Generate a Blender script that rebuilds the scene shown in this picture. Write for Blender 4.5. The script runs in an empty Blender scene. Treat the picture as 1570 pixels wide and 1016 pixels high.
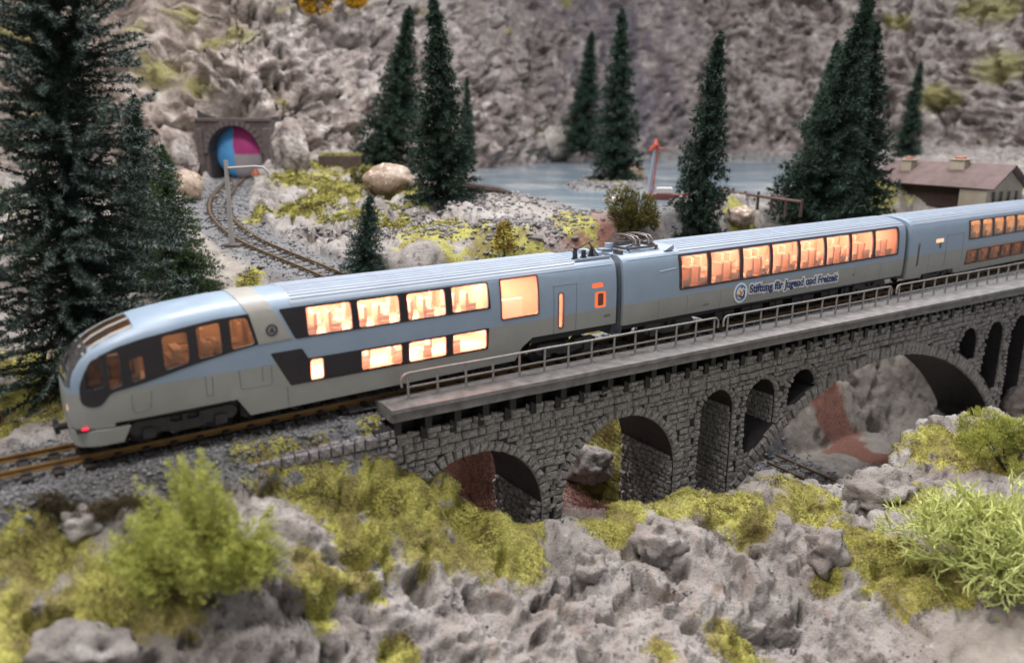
import bpy, bmesh, math, random
import numpy as np
from mathutils import Vector, Matrix
random.seed(7); np.random.seed(7)
RNG = np.random.default_rng(11)
PI = math.pi
SC = bpy.context.scene
COL = SC.collection

# ------------------------------------------------------------------ camera
FPX, CX, CY = 1225.0, 785.0, 508.0
PITCH = math.radians(14.6); CZ = 8.55
SP, CP = math.sin(PITCH), math.cos(PITCH)
cam_d = bpy.data.cameras.new('camera'); cam = bpy.data.objects.new('camera', cam_d); COL.objects.link(cam)
cam.location = (0, 0, CZ); cam.rotation_euler = (PI / 2 - PITCH, 0, 0)
cam_d.sensor_width = 36.0; cam_d.lens = 36.0 * FPX / 1570.0
cam_d.clip_start = 0.1; cam_d.clip_end = 900
cam_d.dof.use_dof = True; cam_d.dof.focus_distance = 32.5; cam_d.dof.aperture_fstop = 0.13
SC.camera = cam
# ------------------------------------------------------------------ light: a hall with soft overhead lamps
W = bpy.data.worlds.new('World'); SC.world = W; W.use_nodes = True
W.node_tree.nodes['Background'].inputs[0].default_value = (0.93, 0.95, 1.0, 1)
W.node_tree.nodes['Background'].inputs[1].default_value = 0.37
def area(name, loc, target, size, power, color):
    d = bpy.data.lights.new(name, 'AREA'); d.shape = 'RECTANGLE'; d.size, d.size_y = size; d.energy = power; d.color = color
    o = bpy.data.objects.new(name, d); COL.objects.link(o); o.location = loc
    o.rotation_euler = (Vector(target) - Vector(loc)).to_track_quat('-Z', 'Y').to_euler(); return o
area('hall_lamp', (-12, 52, 62), (4, 36, 0), (34, 10), 40000, (0.98, 0.98, 1.0))
area('hall_lamp', (42, 62, 70), (20, 60, 0), (34, 10), 52000, (0.98, 0.98, 1.0))
area('hall_lamp', (-16, 4, 60), (2, 28, -2), (26, 12), 30000, (1.0, 0.95, 0.90))
SC.view_settings.view_transform = 'Standard'; SC.view_settings.look = 'None'
SC.view_settings.exposure = 0.14; SC.view_settings.gamma = 1.0
SC.render.engine = 'CYCLES'
SC.cycles.use_denoising = True
SC.cycles.max_bounces = 6; SC.cycles.diffuse_bounces = 3; SC.cycles.glossy_bounces = 3
SC.cycles.transmission_bounces = 4; SC.cycles.transparent_max_bounces = 8
SC.cycles.caustics_reflective = False; SC.cycles.caustics_refractive = False
SC.cycles.sample_clamp_indirect = 4.0

# ------------------------------------------------------------------ frames of reference
def ray(px, py):
    x = px - CX; y = CY - py
    return (x, FPX * CP + y * SP, y * CP - FPX * SP)
def Pz(px, py, z):
    r = ray(px, py); t = (z - CZ) / r[2]; return Vector((r[0] * t, r[1] * t, z))
def Py(px, py, Y):
    r = ray(px, py); t = Y / r[1]; return Vector((r[0] * t, Y, CZ + r[2] * t))
YAW = math.radians(55.3)
D = (math.sin(YAW), math.cos(YAW)); NN = (D[1], -D[0])
O = Pz(380, 645, 0); O = (O[0] - NN[0] * .5, O[1] - NN[1] * .5)
def L(s, n, z=0.0):            # track frame: s along the line, n away from the camera
    return Vector((O[0] + D[0] * s - NN[0] * n, O[1] + D[1] * s - NN[1] * n, z))
_A = L(4.7, -1.75); _B = L(30.5, -2.65); _l = (_B - _A).length
BD = ((_B - _A) / _l); BN = Vector((BD.y, -BD.x, 0))
def BL(b, m, z=0.0):           # bridge frame: b along the parapet, m toward the camera
    return Vector((_A.x + BD.x * b + BN.x * m, _A.y + BD.y * b + BN.y * m, z))
ROT_T = math.atan2(D[1], D[0]); ROT_B = math.atan2(BD.y, BD.x)

# ------------------------------------------------------------------ noise (numpy)
def _hash(ix, iy, iz, seed):
    h = (ix.astype(np.uint32) * np.uint32(374761393) + iy.astype(np.uint32) * np.uint32(668265263)
         + iz.astype(np.uint32) * np.uint32(2147483647 & 1274126177) + np.uint32((seed * 974634777) & 0xffffffff))
    h = (h ^ (h >> np.uint32(13))) * np.uint32(1274126177)
    h = (h ^ (h >> np.uint32(16))) * np.uint32(2246822519)
    return h ^ (h >> np.uint32(15))
def vnoise(p, seed=0):
    f = np.floor(p); i = f.astype(np.int64); t = p - f; t = t * t * t * (t * (t * 6 - 15) + 10)
    out = np.zeros(len(p), np.float64)
    for dx in (0, 1):
        wx = t[:, 0] if dx else 1 - t[:, 0]
        for dy in (0, 1):
            wy = t[:, 1] if dy else 1 - t[:, 1]
            for dz in (0, 1):
                wz = t[:, 2] if dz else 1 - t[:, 2]
                h = _hash(i[:, 0] + dx, i[:, 1] + dy, i[:, 2] + dz, seed)
                out += wx * wy * wz * (h.astype(np.float64) / 4294967295.0)
    return out * 2 - 1
def fbm(p, octs=4, seed=0, gain=.5, lac=2.03):
    a = 1.0; s = np.zeros(len(p)); q = p.copy(); tot = 0
    for k in range(octs):
        s += a * vnoise(q, seed + k); tot += a; a *= gain; q = q * lac + 17.3
    return s / tot
def ridged(p, octs=4, seed=0):
    a = 1.0; s = np.zeros(len(p)); q = p.copy(); tot = 0
    for k in range(octs):
        s += a * (1 - 2 * np.abs(vnoise(q, seed + k))); tot += a; a *= .5; q = q * 2.07 + 9.1
    return s / tot
def worley(p, seed=0):
    f = np.floor(p); i = f.astype(np.int64); best = np.full(len(p), 9.0)
    for dx in (-1, 0, 1):
        for dy in (-1, 0, 1):
            for dz in (-1, 0, 1):
                jx, jy, jz = i[:, 0] + dx, i[:, 1] + dy, i[:, 2] + dz
                h = _hash(jx, jy, jz, seed)
                cx = jx + (h & np.uint32(1023)).astype(np.float64) / 1023.0
                cy = jy + ((h >> np.uint32(10)) & np.uint32(1023)).astype(np.float64) / 1023.0
                cz = jz + ((h >> np.uint32(20)) & np.uint32(1023)).astype(np.float64) / 1023.0
                d = (cx - p[:, 0]) ** 2 + (cy - p[:, 1]) ** 2 + (cz - p[:, 2]) ** 2
                best = np.minimum(best, d)
    return np.sqrt(best)
def sstep(a, b, x):
    t = np.clip((x - a) / (b - a), 0, 1); return t * t * (3 - 2 * t)

# ------------------------------------------------------------------ materials
class NB:
    def __init__(s, name):
        s.m = bpy.data.materials.new(name); s.m.use_nodes = True; s.nt = s.m.node_tree; s.n = s.nt.nodes
        s.b = s.n['Principled BSDF']; s.out = s.n['Material Output']; s.tc = None
    def co(s, kind='Object'):
        if s.tc is None: s.tc = s.n.new('ShaderNodeTexCoord')
        return s.tc.outputs[kind]
    def noise(s, scale, detail=4, rough=.55, vec=None, dist=0):
        t = s.n.new('ShaderNodeTexNoise'); t.inputs['Scale'].default_value = scale; t.inputs['Detail'].default_value = detail
        t.inputs['Roughness'].default_value = rough; t.inputs['Distortion'].default_value = dist
        s.nt.links.new(vec if vec is not None else s.co(), t.inputs['Vector']); return t.outputs['Fac']
    def ramp(s, fac, stops, interp='LINEAR'):
        r = s.n.new('ShaderNodeValToRGB'); r.color_ramp.interpolation = interp; e = r.color_ramp.elements
        while len(e) < len(stops): e.new(0.5)
        for k, (p, c) in enumerate(stops):
            e[k].position = p; e[k].color = (c[0], c[1], c[2], 1) if isinstance(c, tuple) else (c, c, c, 1)
        s.nt.links.new(fac, r.inputs[0]); return r.outputs[0]
    def mix(s, fac, a, b, mode='MIX'):
        m = s.n.new('ShaderNodeMix'); m.data_type = 'RGBA'; m.blend_type = mode
        for sock, v in ((m.inputs[0], fac), (m.inputs[6], a), (m.inputs[7], b)):
            if hasattr(v, 'is_linked') or hasattr(v, 'links'): s.nt.links.new(v, sock)
            elif isinstance(v, tuple): sock.default_value = (v[0], v[1], v[2], 1)
            else: sock.default_value = v
        return m.outputs[2]
    def math(s, op, a, b=0.0):
        m = s.n.new('ShaderNodeMath'); m.operation = op
        for sock, v in ((m.inputs[0], a), (m.inputs[1], b)):
            if hasattr(v, 'links'): s.nt.links.new(v, sock)
            else: sock.default_value = v
        return m.outputs[0]
    def bump(s, h, strength=.4, dist=.05):
        b = s.n.new('ShaderNodeBump'); b.inputs['Strength'].default_value = strength; b.inputs['Distance'].default_value = dist
        s.nt.links.new(h, b.inputs['Height']); s.nt.links.new(b.outputs[0], s.b.inputs['Normal'])
    def set(s, color=None, rough=None, metal=None, spec=None):
        for key, v in (('Base Color', color), ('Roughness', rough), ('Metallic', metal), ('Specular IOR Level', spec)):
            if v is None: continue
            if hasattr(v, 'links'): s.nt.links.new(v, s.b.inputs[key])
            elif isinstance(v, tuple): s.b.inputs[key].default_value = (v[0], v[1], v[2], 1)
            else: s.b.inputs[key].default_value = v
        return s
    def attr(s, name):
        a = s.n.new('ShaderNodeAttribute'); a.attribute_name = name; return a.outputs['Color'], a.outputs['Fac']
    def sep(s, v):
        x = s.n.new('ShaderNodeSeparateXYZ'); s.nt.links.new(v, x.inputs[0]); return x.outputs

def plain(name, c, rough=.5, var=.12, scale=6, metal=0, bump=0.0, bscale=40, spec=.5, lo=None):
    n = NB(name); f = n.noise(scale, 5)
    a = lo if lo else tuple(x * (1 - var) for x in c); b = tuple(min(1, x * (1 + var)) for x in c)
    n.set(n.ramp(f, [(.3, a), (.7, b)]), rough, metal, spec)
    if bump: n.bump(n.noise(bscale, 4), bump, .03)
    return n.m
def emit(name, c, st):
    n = NB(name); n.set((0, 0, 0), .5); n.b.inputs['Emission Color'].default_value = (*c, 1); n.b.inputs['Emission Strength'].default_value = st
    return n.m
M = {}
BLUE = (0.275, 0.35, 0.445); BEIGE = (0.315, 0.315, 0.292)
def body_mat(name, gloss=.38):
    n = NB(name); z = n.sep(n.co())[2]
    f = n.math('GREATER_THAN', z, 1.85)
    nz = n.noise(1.3, 5, .6); nz2 = n.noise(90, 2)
    blue = n.ramp(nz, [(.3, (BLUE[0]*.93, BLUE[1]*.94, BLUE[2]*.95)), (.7, (BLUE[0]*1.05, BLUE[1]*1.04, BLUE[2]*1.03))])
    bei = n.ramp(nz, [(.3, tuple(x*.92 for x in BEIGE)), (.7, tuple(x*1.06 for x in BEIGE))])
    n.set(n.mix(f, bei, blue), n.ramp(nz, [(.3, gloss*.85), (.75, gloss*1.3)])); n.bump(nz2, .04, .01)
    return n.m
M['body'] = body_mat('two_tone_body_paint')
M['roof'] = plain('ribbed_roof_paint', (0.36, 0.41, 0.49), .40, .06, 1.5, bump=.04)
M['stripe'] = plain('beige_grey_stripe', (0.34, 0.325, 0.295), .45, .06, 3)
M['dkglass'] = plain('dark_brown_window_band', (0.018, 0.013, 0.014), .16, .2, 2)
M['black'] = plain('black_underframe', (0.012, 0.011, 0.012), .55, .3, 5, bump=.2)
M['bogie'] = plain('dark_grey_bogie', (0.035, 0.032, 0.033), .5, .3, 5, bump=.2)
M['bellows'] = plain('grey_rubber_bellows', (0.11, 0.125, 0.145), .55, .12, 5)
M['interior'] = plain('cream_interior', (0.78, 0.62, 0.50), .6, .1, 2)
M['interior2'] = plain('tan_interior', (0.42, 0.27, 0.17), .6, .12, 2)
M['seat'] = plain('warm_white_seat', (0.88, 0.76, 0.66), .5, .1, 3)
M['seatbrown'] = plain('brown_seat', (0.36, 0.22, 0.14), .5, .1, 3)
M['winframe'] = plain('dark_window_post', (0.05, 0.025, 0.02), .4, .1, 5)
M['amberlamp'] = emit('warm_ceiling_lamp', (1.0, 0.42, 0.27), 56)
M['amberlamp2'] = emit('warm_ceiling_lamp_dim', (1.0, 0.42, 0.27), 34)
M['amberlamp3'] = emit('warm_ceiling_lamp_cab', (1.0, 0.56, 0.30), 11)
M['redwin'] = emit('orange_red_lit_pane', (1.0, 0.17, 0.05), 1.0)
M['litpane'] = emit('warm_lit_pane', (1.0, 0.55, 0.35), 1.2)
M['redlamp'] = emit('red_marker_lamp', (1.0, 0.02, 0.06), 1.6)
M['headlamp'] = emit('headlamp', (1.0, 0.55, 0.3), 1.0)
def glass_mat():
    n = NB('clear_window_glass'); nt = n.nt
    tr = n.n.new('ShaderNodeBsdfTransparent'); tr.inputs[0].default_value = (.95, .93, .92, 1)
    gl = n.n.new('ShaderNodeBsdfGlossy'); gl.inputs['Roughness'].default_value = .08
    fr = n.n.new('ShaderNodeFresnel'); fr.inputs[0].default_value = 1.4
    tl = n.n.new('ShaderNodeBsdfTranslucent'); tl.inputs[0].default_value = (.95, .80, .70, 1); m0 = n.n.new('ShaderNodeMixShader'); m0.inputs[0].default_value = .16
    nt.links.new(tr.outputs[0], m0.inputs[1]); nt.links.new(tl.outputs[0], m0.inputs[2]); tr = m0
    mx = n.n.new('ShaderNodeMixShader')
    nt.links.new(fr.outputs[0], mx.inputs[0]); nt.links.new(tr.outputs[0], mx.inputs[1]); nt.links.new(gl.outputs[0], mx.inputs[2])
    nt.links.new(mx.outputs[0], n.out.inputs[0]); n.n.remove(n.b); return n.m
M['glass'] = glass_mat()
M['metal'] = plain('weathered_rail_metal', (0.27, 0.255, 0.24), .5, .2, 9, metal=.25, bump=.15)
M['panto'] = plain('dull_brass_grey_metal', (0.17, 0.145, 0.135), .4, .2, 20, metal=.6)
M['railbrown'] = plain('rusty_gold_rail', (0.27, 0.155, 0.055), .42, .2, 3, metal=.35, bump=.1)
M['raildull'] = plain('dull_brown_rail', (0.17, 0.115, 0.065), .5, .2, 3, metal=.3)
M['sleeper'] = plain('dark_sleeper', (0.030, 0.022, 0.020), .6, .35, 6, bump=.3)
M['slab'] = plain('weathered_concrete_slab', (0.175, 0.165, 0.162), .75, .35, 2.2, bump=.5, bscale=18)
M['corbel'] = plain('black_corbel_and_recess_shade', (0.010, 0.010, 0.011), .5, .3, 6, bump=.4)
def stone_mat(name, dk, md, lt, sc=5):
    n = NB(name)
    ob = n.n.new('ShaderNodeObjectInfo')
    f = n.noise(sc, 6, .65); g = n.noise(sc * 5, 4, .6)
    c = n.ramp(f, [(.25, dk), (.5, md), (.72, lt)])
    w = n.ramp(g, [(.54, 0.0), (.66, .85)])
    c = n.mix(w, c, tuple(min(1, x * 1.9) for x in lt))
    n.set(c, n.ramp(g, [(.3, .38), (.7, .65)])); n.bump(g, .8, .06); return n.m
M['stone'] = stone_mat('grey_brown_bridge_stone', (0.085, 0.08, 0.077), (0.26, 0.244, 0.232), (0.47, 0.45, 0.43))
M['stonelt'] = stone_mat('pale_wall_stone', (0.10, 0.09, 0.092), (0.21, 0.19, 0.195), (0.31, 0.29, 0.295))
M['mortar'] = plain('black_washed_mortar', (0.032, 0.029, 0.032), .6, .4, 4, bump=.8, bscale=9)
M['portal'] = plain('dark_portal_stone', (0.10, 0.078, 0.075), .8, .3, 3, bump=.5, bscale=6)
M['ballast'] = stone_mat('grey_ballast_stone', (0.07, 0.068, 0.07), (0.15, 0.145, 0.15), (0.24, 0.235, 0.245), 3)
M['rubble'] = stone_mat('pale_rubble', (0.05, 0.045, 0.045), (0.15, 0.135, 0.135), (0.27, 0.25, 0.25), 2)
M['plaster'] = stone_mat('lumpy_plaster_rock', (0.13, 0.11, 0.11), (0.29, 0.255, 0.25), (0.37, 0.345, 0.35), .9)
M['boulderbrown'] = stone_mat('tan_boulder_stone', (0.16, 0.11, 0.075), (0.33, 0.24, 0.18), (0.42, 0.34, 0.27), .8)
M['bouldergrey'] = stone_mat('beige_boulder_stone', (0.2, 0.17, 0.15), (0.34, 0.30, 0.26), (0.43, 0.39, 0.35), .8)
M['bark'] = plain('dark_bark', (0.045, 0.035, 0.028), .8, .3, 5, bump=.6, bscale=14)
M['wood'] = plain('dark_driftwood', (0.075, 0.05, 0.042), .75, .35, 4, bump=.5)
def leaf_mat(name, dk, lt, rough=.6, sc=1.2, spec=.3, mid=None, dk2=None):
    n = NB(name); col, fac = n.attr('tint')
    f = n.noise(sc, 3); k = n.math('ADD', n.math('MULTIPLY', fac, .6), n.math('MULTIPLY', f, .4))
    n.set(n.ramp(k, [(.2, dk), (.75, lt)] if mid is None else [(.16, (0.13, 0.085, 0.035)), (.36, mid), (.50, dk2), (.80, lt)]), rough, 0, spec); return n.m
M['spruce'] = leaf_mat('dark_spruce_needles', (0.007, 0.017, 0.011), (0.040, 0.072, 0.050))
M['spruce_tip'] = leaf_mat('pale_needle_tips', (0.2, 0.25, 0.22), (0.6, 0.66, 0.62))
M['sprucegreen'] = leaf_mat('green_spruce_needles', (0.012, 0.032, 0.012), (0.07, 0.12, 0.045))
M['spruceblue'] = leaf_mat('blue_green_spruce_needles', (0.012, 0.028, 0.022), (0.06, 0.105, 0.08))
M['moss'] = leaf_mat('yellow_green_moss', (0.15, 0.135, 0.03), (0.64, 0.61, 0.27), .8, mid=(0.16, 0.15, 0.035), dk2=(0.40, 0.375, 0.09))
M['mossdk'] = leaf_mat('brownish_undergrowth', (0.05, 0.04, 0.018), (0.17, 0.13, 0.07), .8)
M['redfluff'] = leaf_mat('red_brown_ground_foam', (0.08, 0.025, 0.018), (0.26, 0.095, 0.07), .8)
M['bush'] = leaf_mat('bright_green_bush', (0.17, 0.19, 0.03), (0.62, 0.64, 0.17), .75)
M['olive'] = leaf_mat('olive_bush', (0.07, 0.068, 0.014), (0.24, 0.215, 0.06), .8)
M['lichen'] = leaf_mat('pale_green_lichen', (0.20, 0.24, 0.06), (0.60, 0.64, 0.24), .75)
M['gold'] = leaf_mat('golden_leaves', (0.16, 0.12, 0.01), (0.5, 0.36, 0.05), .7)
M['autumn'] = leaf_mat('orange_yellow_flowers', (0.35, 0.2, 0.01), (0.7, 0.42, 0.03), .7)

def terrain_mat():
    n = NB('plaster_rock_ground'); col, _ = n.attr('mask')
    sp = n.n.new('ShaderNodeSeparateColor'); n.nt.links.new(col, sp.inputs[0])
    moss, red, grav = sp.outputs[0], sp.outputs[1], sp.outputs[2]
    col2, _ = n.attr('mask2'); sp2 = n.n.new('ShaderNodeSeparateColor'); n.nt.links.new(col2, sp2.inputs[0])
    sand_lift, dark = sp2.outputs[0], sp2.outputs[1]
    a = n.noise(.45, 6, .6); b = n.noise(2.2, 6, .62); c = n.noise(13, 4, .6); a2 = n.noise(.9, 4, .6)
    rock = n.ramp(a, [(.3, (0.17, 0.145, 0.13)), (.5, (0.30, 0.268, 0.248)), (.7, (0.40, 0.37, 0.35))])
    rock = n.mix(n.ramp(b, [(.60, 0.0), (.72, .7)]), rock, (0.56, 0.53, 0.52))
    rock = n.mix(n.ramp(b, [(.33, .85), (.44, 0.0)]), rock, (0.09, 0.075, 0.076)); rock = n.mix(n.ramp(c, [(.33, .7), (.43, 0.0)]), rock, (0.10, 0.085, 0.085))
    rust = n.noise(.8, 5, .6, dist=.4); rock = n.mix(n.ramp(rust, [(.62, 0.0), (.70, .35)]), rock, (0.33, 0.19, 0.10))
    rock = n.mix(n.math('MULTIPLY', dark, .75), rock, (0.10, 0.092, 0.10))
    gr = n.ramp(c, [(.3, (0.085, 0.085, 0.09)), (.5, (0.17, 0.17, 0.175)), (.7, (0.25, 0.245, 0.25))])
    sa = n.ramp(b, [(.3, (0.28, 0.245, 0.21)), (.7, (0.40, 0.355, 0.31))])
    rd = n.ramp(c, [(.3, (0.15, 0.06, 0.045)), (.7, (0.33, 0.165, 0.125))])
    ms = n.ramp(c, [(.28, (0.15, 0.13, 0.035)), (.5, (0.34, 0.32, 0.075)), (.72, (0.52, 0.48, 0.14))])
    x = n.mix(n.math('MULTIPLY', sand_lift, .8), rock, sa); x = n.mix(grav, x, gr); x = n.mix(red, x, rd)
    mf = n.ramp(n.math('ADD', moss, n.math('MULTIPLY', n.math('SUBTRACT', b, .5), .9)), [(.42, 0.0), (.56, 1.0)])
    ms = n.mix(n.ramp(a2, [(.42, .75), (.56, 0.0)]), ms, n.ramp(c, [(.3, (0.09, 0.065, 0.03)), (.7, (0.22, 0.17, 0.07))]))
    x = n.mix(mf, x, ms)
    n.set(x, .82, 0, .3)
    h = n.math('ADD', n.math('MULTIPLY', b, .6), n.math('MULTIPLY', c, .35)); n.bump(h, 1.0, .16)
    return n.m
M['terrain'] = terrain_mat(); M['plaster'] = M['terrain']
def cliff_mat():
    n = NB('crag_rock'); col, _ = n.attr('mask')
    sp = n.n.new('ShaderNodeSeparateColor'); n.nt.links.new(col, sp.inputs[0]); moss, dark, warm = sp.outputs
    a = n.noise(.16, 6, .6); b = n.noise(.8, 7, .65); c = n.noise(3.5, 4, .6)
    rock = n.ramp(a, [(.3, (0.19, 0.145, 0.125)), (.5, (0.29, 0.245, 0.22)), (.7, (0.38, 0.34, 0.32))])
    rock = n.mix(n.ramp(b, [(.54, 0.0), (.66, .9)]), rock, (0.54, 0.51, 0.475))
    rock = n.mix(n.ramp(b, [(.36, .95), (.48, 0.0)]), rock, (0.075, 0.06, 0.06))  # hollows coloured darker: shade in the creases put into the rock colour
    rock = n.mix(n.ramp(c, [(.36, .6), (.46, 0.0)]), rock, (0.12, 0.10, 0.105))
    mp = n.n.new('ShaderNodeMapping'); mp.inputs['Scale'].default_value = (.5, .5, .05); n.nt.links.new(n.co(), mp.inputs[0]); st = n.noise(1.0, 4, .6, mp.outputs[0])
    rock = n.mix(n.math('MULTIPLY', dark, n.ramp(st, [(.42, .95), (.62, .25)])), rock, (0.10, 0.088, 0.105))
    rock = n.mix(n.math('MULTIPLY', warm, .6), rock, n.ramp(b, [(.35, (0.22, 0.165, 0.13)), (.65, (0.44, 0.37, 0.32))]))
    mf = n.ramp(n.math('ADD', moss, n.math('MULTIPLY', n.math('SUBTRACT', c, .5), 1.5)), [(.42, 0.0), (.75, .75)])
    x = n.mix(mf, rock, n.ramp(c, [(.3, (0.13, 0.115, 0.02)), (.7, (0.30, 0.28, 0.09))]))
    n.set(x, .85, 0, .25); n.bump(n.math('ADD', n.math('MULTIPLY', b, .7), n.math('MULTIPLY', c, .3)), .9, .5)
    return n.m
M['cliff'] = cliff_mat()
def water_mat():
    n = NB('milky_blue_water'); f = n.noise(.12, 5, .6, dist=.8); g = n.noise(1.5, 3)
    n.set(n.ramp(f, [(.3, (0.09, 0.14, 0.18)), (.5, (0.17, 0.21, 0.245)), (.68, (0.36, 0.37, 0.37))]), .22, 0, .5); n.bump(g, .1, .05); return n.m
M['water'] = water_mat()

# ------------------------------------------------------------------ object helpers
def mesh_np(name, V, F, mat=None, smooth=True, attrs=None):
    V = np.asarray(V, np.float32); me = bpy.data.meshes.new(name)
    if isinstance(F, np.ndarray):
        k = F.shape[1]; F = F.astype(np.int32)
        me.vertices.add(len(V)); me.vertices.foreach_set('co', V.ravel())
        me.loops.add(F.size); me.loops.foreach_set('vertex_index', F.ravel())
        me.polygons.add(len(F)); me.polygons.foreach_set('loop_start', np.arange(0, F.size, k, dtype=np.int32))
        me.update(calc_edges=True)
    else:
        me.from_pydata([tuple(map(float, v)) for v in V], [], F); me.update()
    if smooth: me.polygons.foreach_set('use_smooth', [True] * len(me.polygons))
    if mat is not None: me.materials.append(mat)
    for an, arr in (attrs or {}).items():
        arr = np.asarray(arr, np.float32)
        a = me.attributes.new(an, 'FLOAT_COLOR' if arr.ndim == 2 else 'FLOAT', 'POINT')
        a.data.foreach_set('color' if arr.ndim == 2 else 'value', arr.ravel())
    return me
def link(name, me, parent=None, loc=None, rot=0.0):
    o = bpy.data.objects.new(name, me); COL.objects.link(o)
    if loc is not None: o.location = loc
    if rot: o.rotation_euler = (0, 0, rot)
    if parent is not None: o.parent = parent
    return o
def thing(name, label, cat, loc=(0, 0, 0), rot=0.0, group=None):
    o = bpy.data.objects.new(name, None); COL.objects.link(o); o.location = loc; o.rotation_euler = (0, 0, rot)
    o.empty_display_size = .3
    return tag(o, label, cat, group)
def tag(o, label, cat, group=None):
    o['label'] = label; o['category'] = cat
    if group: o['group'] = group
    return o
def struct(o): o['kind'] = 'structure'; return o
def stuff(o): o['kind'] = 'stuff'; return o

class MB:
    def __init__(s): s.v = []; s.f = []; s.t = []
    def add(s, V, F):
        k = len(s.v); s.v.extend([tuple(v) for v in V]); s.f.extend([tuple(i + k for i in f) for f in F]); return s
    def box(s, x0, x1, y0, y1, z0, z1, bev=0):
        if bev:
            V = []; F = []
            b = bev
            for z, e in ((z0, b), (z0 + b, 0), (z1 - b, 0), (z1, b)):
                V += [(x0 + e, y0 + e, z), (x1 - e, y0 + e, z), (x1 - e, y1 - e, z), (x0 + e, y1 - e, z)]
            F = [(3, 2, 1, 0), (12, 13, 14, 15)]
            for k in range(3):
                for j in range(4):
                    a = 4 * k + j; c = 4 * k + (j + 1) % 4; F.append((a, c, c + 4, a + 4))
            return s.add(V, F)
        V = [(x0, y0, z0), (x1, y0, z0), (x1, y1, z0), (x0, y1, z0), (x0, y0, z1), (x1, y0, z1), (x1, y1, z1), (x0, y1, z1)]
        return s.add(V, [(3, 2, 1, 0), (4, 5, 6, 7), (0, 1, 5, 4), (1, 2, 6, 5), (2, 3, 7, 6), (3, 0, 4, 7)])
    def tube(s, pts, rad, n=8, cap=True):
        pts = [Vector(p) for p in pts]
        if not hasattr(rad, '__len__'): rad = [rad] * len(pts)
        V = []; F = []; up = None
        for i, p in enumerate(pts):
            t = (pts[min(i + 1, len(pts) - 1)] - pts[max(i - 1, 0)]).normalized()
            if up is None:
                up = Vector((0, 0, 1)) if abs(t.z) < .9 else Vector((1, 0, 0))
            a = t.cross(up).normalized(); b = a.cross(t).normalized(); up = b
            for k in range(n):
                w = 2 * PI * k / n; V.append(p + (a * math.cos(w) + b * math.sin(w)) * rad[i])
        for i in range(len(pts) - 1):
            for k in range(n):
                a0 = i * n + k; a1 = i * n + (k + 1) % n; F.append((a0, a1, a1 + n, a0 + n))
        if cap: F.append(tuple(range(n - 1, -1, -1))); F.append(tuple(range((len(pts) - 1) * n, len(pts) * n)))
        return s.add(V, F)
    def prism(s, poly, y0, y1):       # polygon in x,z pushed along y
        n = len(poly); V = [(x, y0, z) for x, z in poly] + [(x, y1, z) for x, z in poly]
        F = [tuple(range(n)), tuple(range(2 * n - 1, n - 1, -1))]
        for k in range(n): j = (k + 1) % n; F.append((k + n, j + n, j, k))
        return s.add(V, F)
    def build(s, name, mat, parent=None, smooth=False, fixn=True, loc=None, rot=0):
        me = bpy.data.meshes.new(name); me.from_pydata(s.v, [], s.f); me.update()
        if fixn:
            bm = bmesh.new(); bm.from_mesh(me); bmesh.ops.recalc_face_normals(bm, faces=bm.faces); bm.to_mesh(me); bm.free()
        me.materials.append(mat)
        if smooth:
            me.polygons.foreach_set('use_smooth', [True] * len(me.polygons))
            try: me.set_sharp_from_angle(angle=math.radians(38))
            except Exception: pass
        return link(name, me, parent, loc, rot)
def rrect(x0, x1, z0, z1, r=.06, skew=0.0, n=3):
    out = []
    for cx, cz, a0 in ((x1 - r, z1 - r, 0), (x0 + r, z1 - r, 90), (x0 + r, z0 + r, 180), (x1 - r, z0 + r, 270)):
        for k in range(n + 1):
            a = math.radians(a0 + 90 * k / n); z = cz + r * math.sin(a)
            out.append((cx + r * math.cos(a) + skew * (z - z0), z))
    return out
def rpoly(pts, r=.06, n=3):
    out = []; N = len(pts)
    for i in range(N):
        p = Vector((*pts[i], 0)); a = (Vector((*pts[i - 1], 0)) - p); b = (Vector((*pts[(i + 1) % N], 0)) - p)
        rr = min(r, a.length * .45, b.length * .45); a = p + a.normalized() * rr; b = p + b.normalized() * rr
        for k in range(n + 1):
            t = k / n; q = a * (1 - t) ** 2 + p * 2 * t * (1 - t) + b * t * t; out.append((q.x, q.y))
    return out
def boolean(base_me, cut, op='DIFFERENCE'):
    """base mesh (datablock) with MB cutter -> new mesh datablock; helpers are removed."""
    a = bpy.data.objects.new('tmp_a', base_me); COL.objects.link(a)
    cm = bpy.data.meshes.new('tmp_c'); cm.from_pydata(cut.v, [], cut.f); cm.update()
    bm = bmesh.new(); bm.from_mesh(cm); bmesh.ops.recalc_face_normals(bm, faces=bm.faces); bm.to_mesh(cm); bm.free()
    b = bpy.data.objects.new('tmp_b', cm); COL.objects.link(b)
    md = a.modifiers.new('b', 'BOOLEAN'); md.operation = op; md.solver = 'EXACT'; md.object = b
    dg = bpy.context.evaluated_depsgraph_get(); dg.update()
    me = bpy.data.meshes.new_from_object(a.evaluated_get(dg))
    mats = list(base_me.materials)
    bpy.data.objects.remove(a); bpy.data.objects.remove(b); bpy.data.meshes.remove(cm)
    if not me.materials:
        for m in mats: me.materials.append(m)
    return me
def finish(me, mat, ang=32):
    me.materials.clear(); me.materials.append(mat)
    me.polygons.foreach_set('material_index', [0] * len(me.polygons))
    me.polygons.foreach_set('use_smooth', [True] * len(me.polygons))
    try: me.set_sharp_from_angle(angle=math.radians(ang))
    except Exception: pass
    return me
def lump(V, amp, sc, seed):
    V = np.asarray(V, float); r = np.linalg.norm(V, axis=1, keepdims=True)
    return V * (1 + amp * fbm(V / np.maximum(r, 1e-6) * sc + seed * 3.7, 3, seed)[:, None])
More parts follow.
